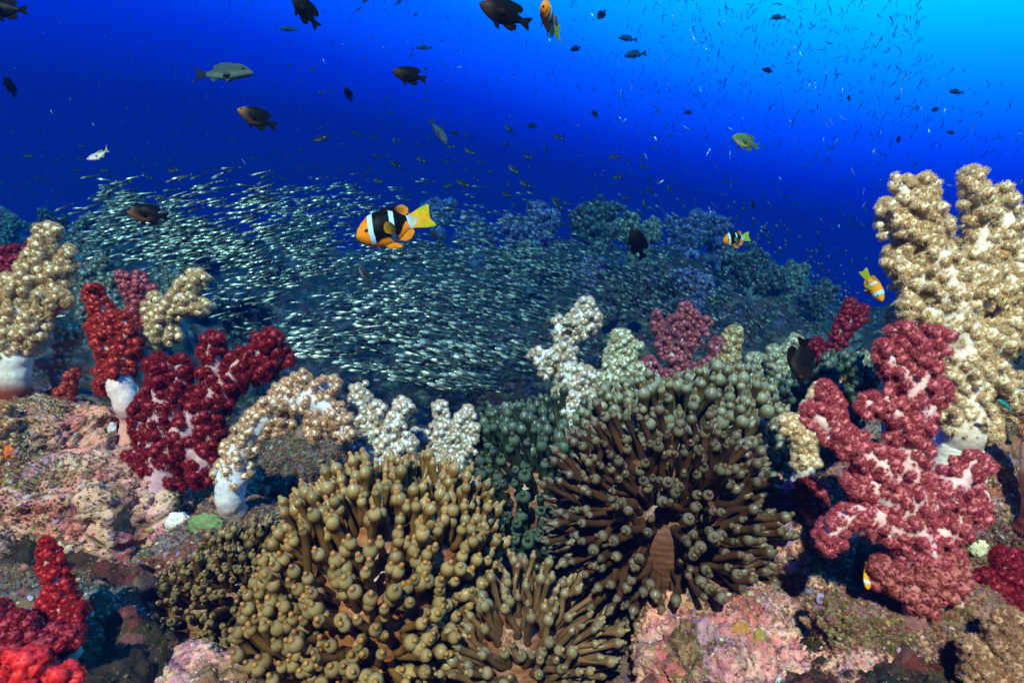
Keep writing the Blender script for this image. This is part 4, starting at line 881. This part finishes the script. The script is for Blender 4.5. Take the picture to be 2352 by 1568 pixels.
SM2 = [(1160,885,95,150),(1312,862,75,180),(1527,918,40,120),(1495,940,95,150),(1742,780,70,120),(785,910,60,180),(880,932,70,140),(760,1003,80,180),(890,1040,100,150),(608,948,55,150),(545,990,55,130),(408,962,45,125),(372,970,65,90),(333,1065,50,140),(255,1068,70,160),(385,1128,100,155),(555,1095,90,150),(190,1165,60,60),(262,1240,95,155),(100,910,60,170),(140,930,50,175),(260,932,40,150),(225,940,50,190),(738,1070,40,170),(718,1100,60,150),(793,1098,50,140),(965,1117,60,150),(1140,985,50,120),(1290,1075,85,160),(1275,1035,45,130),(1405,1025,65,110),(1190,1165,110,140),(1270,1262,110,150),(845,1258,125,155),(740,1270,85,190),(930,1225,50,140),(935,1160,35,200),(1030,1168,65,200),(865,1163,45,120),(748,1167,35,165),(1028,1267,40,160),(1145,1333,95,170),(1155,1270,50,100),(1215,1335,45,165),(845,1310,40,150),(740,1322,35,175),(1200,1393,50,170),(1490,1405,115,130),(1555,1390,70,150),(1475,1360,80,170),(1685,948,45,60),(1880,1072,90,175),(1950,1097,50,140),(2008,1088,35,160),(2063,1073,45,200),(2055,1105,30,170),(2075,1143,75,160),(1787,1110,40,150),(2225,1150,45,130),(2155,1012,55,125),(2278,1040,30,120),(2142,925,45,190),(2255,933,45,180),(1897,1212,80,170),(1910,1180,40,200),(1793,1197,35,150),(1742,1200,40,90),(1985,1207,35,130),(2112,1225,50,120),(2182,1248,55,130),(2262,1215,35,90),(2115,1297,80,150),(2255,1295,70,110),(1862,1265,35,130),(1887,1250,35,170),(1770,1338,45,140),(1818,1367,45,150),(1955,1352,75,165),(2085,1400,80,110),(1745,1403,60,120),(2055,1315,40,150),(2325,1130,35,200),(2300,1255,45,180),(2052,1487,50,120),(1510,1530,90,175),(580,475,50,20),(585,685,50,20),(322,665,45,45),(155,400,40,30),(515,103,50,25),(485,380,45,20),(125,67,60,15),(400,18,70,15),(165,12,60,10),(695,283,35,10),(350,770,50,15),(755,785,35,20),(1610,335,85,200),(1690,470,0,0)]
SM3 = [(55,770,60,180),(250,1125,25,45),(318,1202,55,180),(308,1247,65,180),(360,1232,35,150),(355,1275,30,120),(495,1400,60,90),(443,1398,40,90),(145,1425,35,150),(143,1465,40,130),(90,1333,25,170),(235,1190,20,130),(205,1203,20,90),(305,1340,25,120),(600,1430,30,140),(800,1388,45,165),(960,1405,30,120),(992,1450,35,130),(625,1235,30,90),(480,1262,35,190),(918,1530,30,150),(1190,1463,30,90),(580,1325,25,160),(1160,1530,45,130),(60,1472,40,140),(395,1490,30,170),(1850,908,55,160),(1745,750,60,200),(1492,955,55,90),(1155,672,50,90),(597,483,80,165),(1212,820,30,200),(85,1360,30,120),(35,1290,25,130)]
where = ['hazy water over the left corals', 'blue water over the glinting school', 'blue water over the big clownfish', 'water above the hilltop corals', 'water over the distant clownfish', 'water left of the tall cream coral', 'open blue water near the top']
LISTF = [(c1(a, b), L*.336, g) for a, b, L, g in SM1]+[(c2(a, b), L*.336, g) for a, b, L, g in SM2]+[(c3(a, b), L*.336, g) for a, b, L, g in SM3]
DARKSET = {(1312,862),(1742,780),(785,910),(1850,908),(1745,750),(1492,955),(1155,672),(597,483),(1610,335),(55,770),(495,1400)}
for (px, py), L, g in LISTF:
    if L < 3: continue
    dk = any(abs(px-(o_+x*.336)) < 1 and abs(py-y*.336) < 1 for x, y in DARKSET for o_ in (781, 1562))
    Y = min(3.3, max(1.3, .062*F/L*.75)); Y *= random.uniform(.92, 1.05)
    me = DKM if dk else random.choice(CHM)
    o = bpy.data.objects.new('damselfish' if dk else 'chromis', me); C.objects.link(o)
    o.location = Vector(at(px, py, Y)); o.rotation_euler = rotmat(g+random.uniform(-4, 4), random.uniform(-15, 25)).to_euler()
    o.scale = (L*Y/F,)*3
    wz = 6 if py < 260 else (0 if px < 330 else 1 if px < 780 else 2 if px < 1120 else 3 if px < 1500 else 4 if px < 1780 else 5)
    hd = 'pointing left' if 150 < g < 215 else 'pointing up' if 60 <= g <= 150 else 'pointing right'
    big = 'faint' if py < 330 and Y > 2.5 else ('larger' if L > 26 else 'mid-sized' if L > 16 else 'tiny')
    tag(o, f"{big} {'black damselfish' if dk else 'dark green chromis'} {hd} in the {where[wz]}", 'damselfish' if dk else 'chromis', f"{'damselfish' if dk else 'chromis'} in the {where[wz]}")

# ------------------------------------------------------------------ glassfish school
def glass_c(s, z):
    if s < .05: return (.45, .48, .36)
    if s < .25 and z < .02: return (.98, 1., .90)
    if s < .30: return (.30, .34, .22)
    return lerp((.13, .15, .11), (.035, .05, .04), sm(.35, .8, s)+(.2 if z > 0 else 0))
def glass_template(n, segs, bend=0., body=glass_c, tailc=(.12, .18, .16)):
    A = Acc(); V, q, s = fish_body([(0, .012, -.012, .01), (.06, .055, -.05, .035), (.18, .085, -.09, .048), (.32, .08, -.09, .042), (.5, .045, -.05, .024), (.8, .015, -.017, .01)], n, segs)
    A.add(bend_x(V, bend), q, np.array([body(a, b) for a, b in zip(s, V[:, 2])]))
    V, f = plate([(-.27, .016), (-.38, .05), (-.50, .085), (-.42, 0), (-.50, -.085), (-.38, -.05), (-.27, -.016)], .004); A.add(bend_x(V, bend), f, (.05, .08, .07))
    return A
def eyes(A, er=.022, c=(.85, .80, .22)):
    for sd in (1, -1):
        IV, IF = ICO[1]; A.add(IV*er+np.array([.41, sd*.030, .018]), IF, c)
        A.add(IV*er*.6+np.array([.412, sd*.043, .018]), IF, (.01, .01, .01))
    return A
GLM = [to_mesh(eyes(glass_template(10, 8, b)), 'glassfish', M['silver']) for b in (-.25, 0., .25)]
dens = [  # (cx, cy, sx, sy, weight)
 (380, 480, 130, 60, 1.0), (300, 560, 110, 60, .8), (520, 560, 120, 80, 1.2), (650, 500, 150, 60, 1.4), (800, 640, 160, 110, 3.9), (960, 740, 160, 90, 4.2), (1060, 820, 110, 50, 1.6),
 (900, 560, 180, 70, 1.8), (1120, 650, 140, 90, 2.0), (1330, 600, 150, 80, .8), (1450, 700, 160, 60, .7), (1700, 640, 140, 70, .8), (1750, 730, 110, 50, .8), (1950, 700, 70, 60, .35), (1080, 890, 60, 14, .25), (760, 760, 80, 60, 1.0), (1600, 560, 140, 60, .6)]
def school_pts(n):
    wv = np.array([d[4] for d in dens]); idx = rng.choice(len(dens), n, p=wv/wv.sum()); D = np.array(dens)[idx]
    x = D[:, 0]+rng.normal(size=n)*D[:, 2]; y = D[:, 1]+rng.normal(size=n)*D[:, 3]
    sof = abs(rng.normal(size=n))*26; cl = fbm(np.stack([x/90, y/45, x*0], 1), 1, 3)
    ok = (y > 380+.06*abs(x-600)+sof) & (rng.random(n) < np.clip((cl-.30)*3.4, .12, 1)) & (y < np.interp(x, [0, 200, 480, 640, 760, 900, 1100, 1220, 1500, 1900, 2100], [600, 690, 720, 800, 830, 880, 905, 860, 800, 800, 760])) & (x > 140) & (x < 2080) & ((x > 480) | (y < 700))
    x, y = x[ok], y[ok]
    Y = np.interp(y, [400, 600, 900], [2.5, 2.0, 1.35])+rng.normal(size=len(x))*.14; Y = np.where(x < 620, np.minimum(Y, 1.75), Y)
    gz = ground_z((x-1176)/F*Y, Y); zz = (784-y)/F*Y; ok = zz > gz+.04
    return x[ok], y[ok], Y[ok]
def school_ang(x, y):
    a = np.interp(x, [150, 500, 750, 1000, 1300, 1900], [190, 192, 190, 172, 160, 150])+np.interp(y, [450, 700, 900], [4, 0, -8])
    return a
def place_copy(me, name, x, y, Y, L, ang, yaw, sx=1.):
    o = bpy.data.objects.new(name, me); C.objects.link(o); o.location = Vector(at(x, y, Y))
    o.rotation_euler = rotmat(ang, yaw).to_euler(); o.scale = (L,)*3; return o
x, y, Y = school_pts(7600); L = .057*rng.uniform(.8, 1.2, len(x)); an = school_ang(x, y)+rng.normal(size=len(x))*7
yw = np.interp(x, [200, 900, 1300, 1900, 2050], [8, 15, 35, 60, 65])+rng.normal(size=len(x))*10
order = np.argsort(-(L/Y)*np.cos(np.radians(np.clip(yw, 0, 80)))); top = order[:300]; rest = order[300:]
for i in top:
    o = place_copy(random.choice(GLM), 'glassfish', x[i], y[i], Y[i], L[i], an[i], yw[i])
    tag(o, 'silver glassfish in the dense glinting school', 'glassfish', 'glassfish of the dense school')
def bake(A, x, y, Y, L, an, yw, name, mat, label, cat):
    TV = np.concatenate(A.V); TQ = np.concatenate(A.Fq) if A.Fq else np.zeros((0, 4), int); TT = np.concatenate(A.Ft) if A.Ft else np.zeros((0, 3), int); TC = np.concatenate(A.C)
    m = len(x); Rm = np.array([rotmat(a, b) for a, b in zip(an, yw)]); P = np.stack([(x-1176)/F*Y, Y, (784-y)/F*Y], 1)
    V = np.einsum('mij,kj->mki', Rm, TV)*L[:, None, None]+P[:, None]
    off = np.arange(m)[:, None, None]*len(TV)
    o = mesh_obj(name, V.reshape(-1, 3), [(TQ[None]+off).reshape(-1, 4), (TT[None]+off).reshape(-1, 3)], mat, None, (TC[None]*rng.uniform(.35, 1.1, (m, 1, 1))).reshape(-1, 3))
    tag(o, label, cat, kind='stuff'); return o
bake(eyes(glass_template(8, 6)), x[rest], y[rest], Y[rest], L[rest], an[rest], yw[rest], 'glassfish_school', M['silver'], 'dense cloud of glinting glassfish over the reef', 'fish school')
print('glassfish', len(x))

# slim fish in the upper water
def slim_t(b, bright=False):  # dark blue colour paints a silhouette, the bright version a glint
    return glass_template(7, 6, b, lambda s, z: ((.5, .6, .65) if z < .01 else (.1, .16, .2)) if bright else (.02, .06, .16))
n = 4200; x = rng.uniform(-20, 2380, n); y = rng.uniform(-10, 560, n)
pr = np.interp(x, [0, 700, 1300, 1600, 2100, 2160, 2352], [.55, .55, .45, 1, 1, .6, .25])*np.interp(y, [0, 300, 420, 560], [1, .9, .5, .25])
pr = np.where((x > 2120) & (y < 120+(x-2120)*.4), 0, pr)
ok = rng.random(n) < pr; x, y = x[ok], y[ok]; n = len(x)
Y = rng.uniform(1.8, 3.6, n); L = np.interp(x, [0, 1000, 1600, 2352], [.022, .023, .030, .031])*rng.uniform(.7, 1.2, n)
an = np.where(rng.random(n) < .7, rng.normal(size=n)*22+np.interp(x, [0, 900, 1500, 2352], [110, 125, 105, 70]), rng.uniform(0, 360, n)); yw = rng.normal(size=n)*25
order = np.argsort(-L/Y); top = order[:300]; rest = order[300:]
SLM = [to_mesh(slim_t(b), 'slim_fish', M['fish']) for b in (-.9, -.3, .5, 1., -.5)]+[to_mesh(slim_t(b, True), 'glint_slim_fish', M['silver']) for b in (-.4, .3)]
for i in top:
    o = place_copy(random.choice(SLM), 'slim_fish', x[i], y[i], Y[i], L[i], an[i], yw[i])
    tag(o, 'slim silvery fish strewn through the open blue water', 'slim fish', 'slim fish in the open water')
bake(slim_t(.4), x[rest], y[rest], Y[rest], L[rest], an[rest], yw[rest], 'slim_fish_shoal', M['fish'], 'countless slim fish scattered through the blue water', 'fish school')

# ------------------------------------------------------------------ small growth on the rocks
def lump(px, py, Y, rx, rz, col, label, cat='sponge', name='sponge', bump=.5, ry=None, seed=0):
    c = at(px, py, Y); k = Y/F; V, Fc = ico(4); P = V*3+seed*5.1
    V = V*np.array([rx, ry or min(rx, rz)*.5, rz])*k*(1+bump*(fbm(P, 1.6, 4)-.5)*1.3)[:, None]
    v = fbm(P, 5, 3)[:, None]; o = mesh_obj(name, V, [Fc], M['sponge'], None, np.array(col)*(.75+.5*v)); o.location = Vector(c); tag(o, label, cat); return o
def surf(px, py):
    d = Vector(((px-1176)/F, 1, (784-py)/F)); h = BV.ray_cast(Vector((0, 0, 0)), d.normalized())
    return (h[0], h[1]) if h[0] is not None else (None, None)
def patch(px, py, rx, rz, col, label, cat='sponge', seed=0, sink=.0, bump=.5, fb=.8):
    p, n_ = surf(px, py); Y = p.y if p is not None else fb
    return lump(px, py, Y+.002, rx, rz, col, label, cat, 'sponge', bump, seed=seed)
patch(408, 1202, 30, 26, (.72, .70, .66), 'round white warty sponge on the pink rock', seed=1)
patch(472, 1205, 40, 26, (.16, .26, .10), 'green encrusting sponge beside the round white sponge', seed=2)
patch(10, 1035, 26, 24, (.75, .16, .03), 'orange sponge at the left border under the pale orange coral', seed=3)
patch(152, 1255, 20, 20, (.62, .50, .36), 'small cream sponge beside the upright red coral', seed=4)
patch(2272, 1182, 22, 26, (.85, .12, .02), 'bright orange-red sponge right of the pink-red coral', seed=5)
patch(1812, 1150, 20, 46, (.42, .22, .58), 'violet encrusting sponge on the upright rock', seed=6)
patch(1806, 1230, 22, 40, (.36, .24, .46), 'mauve knobbly crust under the violet sponge', seed=7)
patch(1830, 1305, 26, 16, (.48, .30, .50), 'lilac crust above the crack in the upright rock', seed=8)
patch(1860, 1350, 15, 14, (.30, .26, .55), 'small blue-violet sponge left of the small juvenile clownfish', seed=9)
patch(1885, 1375, 10, 13, (.36, .28, .58), 'tiny violet sponge below the small blue-violet sponge', seed=10)
patch(1745, 1465, 14, 20, (.28, .26, .05), 'yellow sponge on the speckled rock', seed=11)
patch(1700, 1450, 22, 22, (.40, .20, .04), 'rusty orange sponge beside the yellow sponge', seed=12)
patch(310, 1545, 18, 18, (.10, .25, .45), 'small blue sponge under the brown anemone', seed=13)
patch(2250, 1255, 24, 26, (.75, .72, .45), 'pale yellow sponge right of the pink-red coral', seed=14)
patch(255, 985, 12, 18, (.58, .58, .66), 'pale grey sponge blade on the mauve rock', seed=15)
patch(300, 985, 16, 28, (.45, .46, .56), 'blue-grey leafy sponge left of the crimson coral', seed=16)
patch(320, 1030, 14, 18, (.50, .48, .55), 'grey knobbly sponge at the crimson coral side', seed=17)
patch(1790, 1570, 10, 16, (.45, .55, .62), 'tiny pale blue sea squirt in the bottom rock', seed=18, cat='sea squirt')
patch(2050, 1590, 20, 14, (.6, .55, .5), 'pale sponge fleck low on the violet-tinged rock', seed=19)
patch(60, 1500, 20, 12, (.1, .4, .25), 'green algae lump beyond the glowing red coral', cat='algae', seed=20)

# turf: short tufts over rocks and ground
def turf():
    acc = Acc(); TV, TF = star(5, .8, .16)
    pal = np.array([(.30, .22, .06), (.42, .32, .10), (.45, .20, .18), (.20, .14, .05), (.5, .42, .3), (.36, .10, .10), (.3, .2, .34)])
    for V, Fc, o in ROCKS:
        tri = V[Fc]; nn = np.cross(tri[:, 1]-tri[:, 0], tri[:, 2]-tri[:, 0]); a = np.linalg.norm(nn, axis=1); nn = nn/a[:, None]; c = tri.mean(1)
        d = unit(c); face = (nn*d).sum(1) < .25
        pp = a*face*np.clip(fbm(c, 9, 3)-.38, 0, 1)/c[:, 1]**2
        if pp.sum() == 0: continue
        m = int(min(9000, 1600000*pp.sum()))
        i = rng.choice(len(c), m, p=pp/pp.sum()); P = c[i]; sz = P[:, 1]/F*rng.uniform(3.0, 9.5, m)
        Vv, Ff = scatter(TV, TF, P, unit(nn[i]+rng.normal(size=(m, 3))*.4+np.array([0, 0, .3])), sz)
        cc = pal[np.clip((fbm(P, 12, 2)*3.5+rng.random(m)*4.).astype(int), 0, 6)]*rng.uniform(.6, 1.3, (m, 1))
        acc.add(Vv, Ff, np.repeat(cc, len(TV), 0))
    m = 9000; q = rng.uniform(-50, 2400, m); Y = rng.uniform(.4, 1.5, m)**1.0; P = np.stack([(q-1176)/F*Y, Y, Y*0], 1); P[:, 2] = ground_z(P[:, 0], P[:, 1])
    Vv, Ff = scatter(TV, TF, P, unit(np.array([0, -.4, .9])+rng.normal(size=(m, 3))*.3), Y/F*rng.uniform(3, 10, m))
    cc = pal[rng.integers(0, 7, m)]*rng.uniform(.3, .9, (m, 1)); acc.add(Vv, Ff, np.repeat(cc, len(TV), 0))
    o = acc.build('turf_algae', M['turf'], smooth=False); tag(o, 'short tufts of golden and red algae over the rocks', 'algae', kind='stuff')
turf()
def crust():
    acc = Acc(); IV, IF = ICO[2]; V0 = IV*(1+1.3*(fbm(IV*2, 1.9, 3, .7)-.5)[:, None])
    pal = np.array([(.62, .24, .28), (.50, .40, .62), (.78, .62, .50), (.70, .68, .60), (.36, .10, .12), (.42, .34, .10), (.30, .20, .40), (.75, .30, .10), (.66, .36, .40)])
    for V, Fc, o in ROCKS:
        tri = V[Fc]; nn = np.cross(tri[:, 1]-tri[:, 0], tri[:, 2]-tri[:, 0]); a = np.linalg.norm(nn, axis=1); nn = nn/a[:, None]; c = tri.mean(1)
        pp = a*((nn*unit(c)).sum(1) < .1)*np.clip(fbm(c+3, 7, 3)-.45, 0, 1)/c[:, 1]**2
        if pp.sum() == 0: continue
        m = int(min(420, 70000*pp.sum())); i = rng.choice(len(c), m, p=pp/pp.sum()); P = c[i]; sz = P[:, 1]/F*rng.uniform(1.8, 5.5, m)*np.where(rng.random(m) < .06, 2., 1)
        Vv, Ff = scatter(V0, IF, P, nn[i], np.stack([sz*rng.uniform(.7, 1.6, m), sz, sz*rng.uniform(.3, .8, m)], 1))
        cc = pal[np.clip((fbm(P, 10, 2)*5+rng.random(m)*4.5).astype(int), 0, 8)]*rng.uniform(.6, 1.2, (m, 1))
        cc = cc*.55+np.array([.34, .20, .14])*.45; acc.add(Vv, Ff, np.repeat(cc, len(V0), 0))
    o = acc.build('encrusting_growth', M['sponge']); tag(o, 'small knobs of pink, lilac and cream crust over the rocks', 'encrusting growth', kind='stuff')
crust()


def snow():
    acc = Acc(); m = 420; IV, IF = ICO[1]; Y = rng.uniform(.45, 2.4, m); P = np.stack([(rng.uniform(0, 2352, m)-1176)/F*Y, Y, (784-rng.uniform(0, 1300, m))/F*Y], 1)
    V, Fc = scatter(IV, IF, P, rng.normal(size=(m, 3)), rng.uniform(.25, .7, m)*.001*np.sqrt(Y)); acc.add(V, Fc, (.5, .55, .55))
    o = acc.build('marine_snow', M['turf']); tag(o, 'tiny pale specks drifting in the water', 'marine snow', kind='stuff')
snow()

# ------------------------------------------------------------------ water haze
def haze():
    lo = np.array([-45, -.2, -8.0]); hi = np.array([45, 41, 3.6])
    import itertools
    V = np.array(list(itertools.product(*zip(lo, hi))))
    q = np.array([[0,1,3,2],[4,6,7,5],[0,4,5,1],[2,3,7,6],[0,2,6,4],[1,5,7,3]])
    m = bpy.data.materials.new('water_haze'); m.use_nodes = True; t = NT(m.node_tree)
    o_ = t.n('ShaderNodeOutputMaterial'); v = t.n('ShaderNodeVolumePrincipled'); t.l(v.outputs[0], o_.inputs['Volume'])
    v.inputs['Density'].default_value = HZ_D; v.inputs['Color'].default_value = (*HZ_C, 1); v.inputs['Absorption Color'].default_value = (*HZ_A, 1)
    o = mesh_obj('haze', V, [q], m, smooth=False); tag(o, 'blue water haze round the reef', 'haze', kind='stuff')
HZ_D = .39; HZ_C = (.001, .013, .06); HZ_A = (.01, .47, .80)
haze()
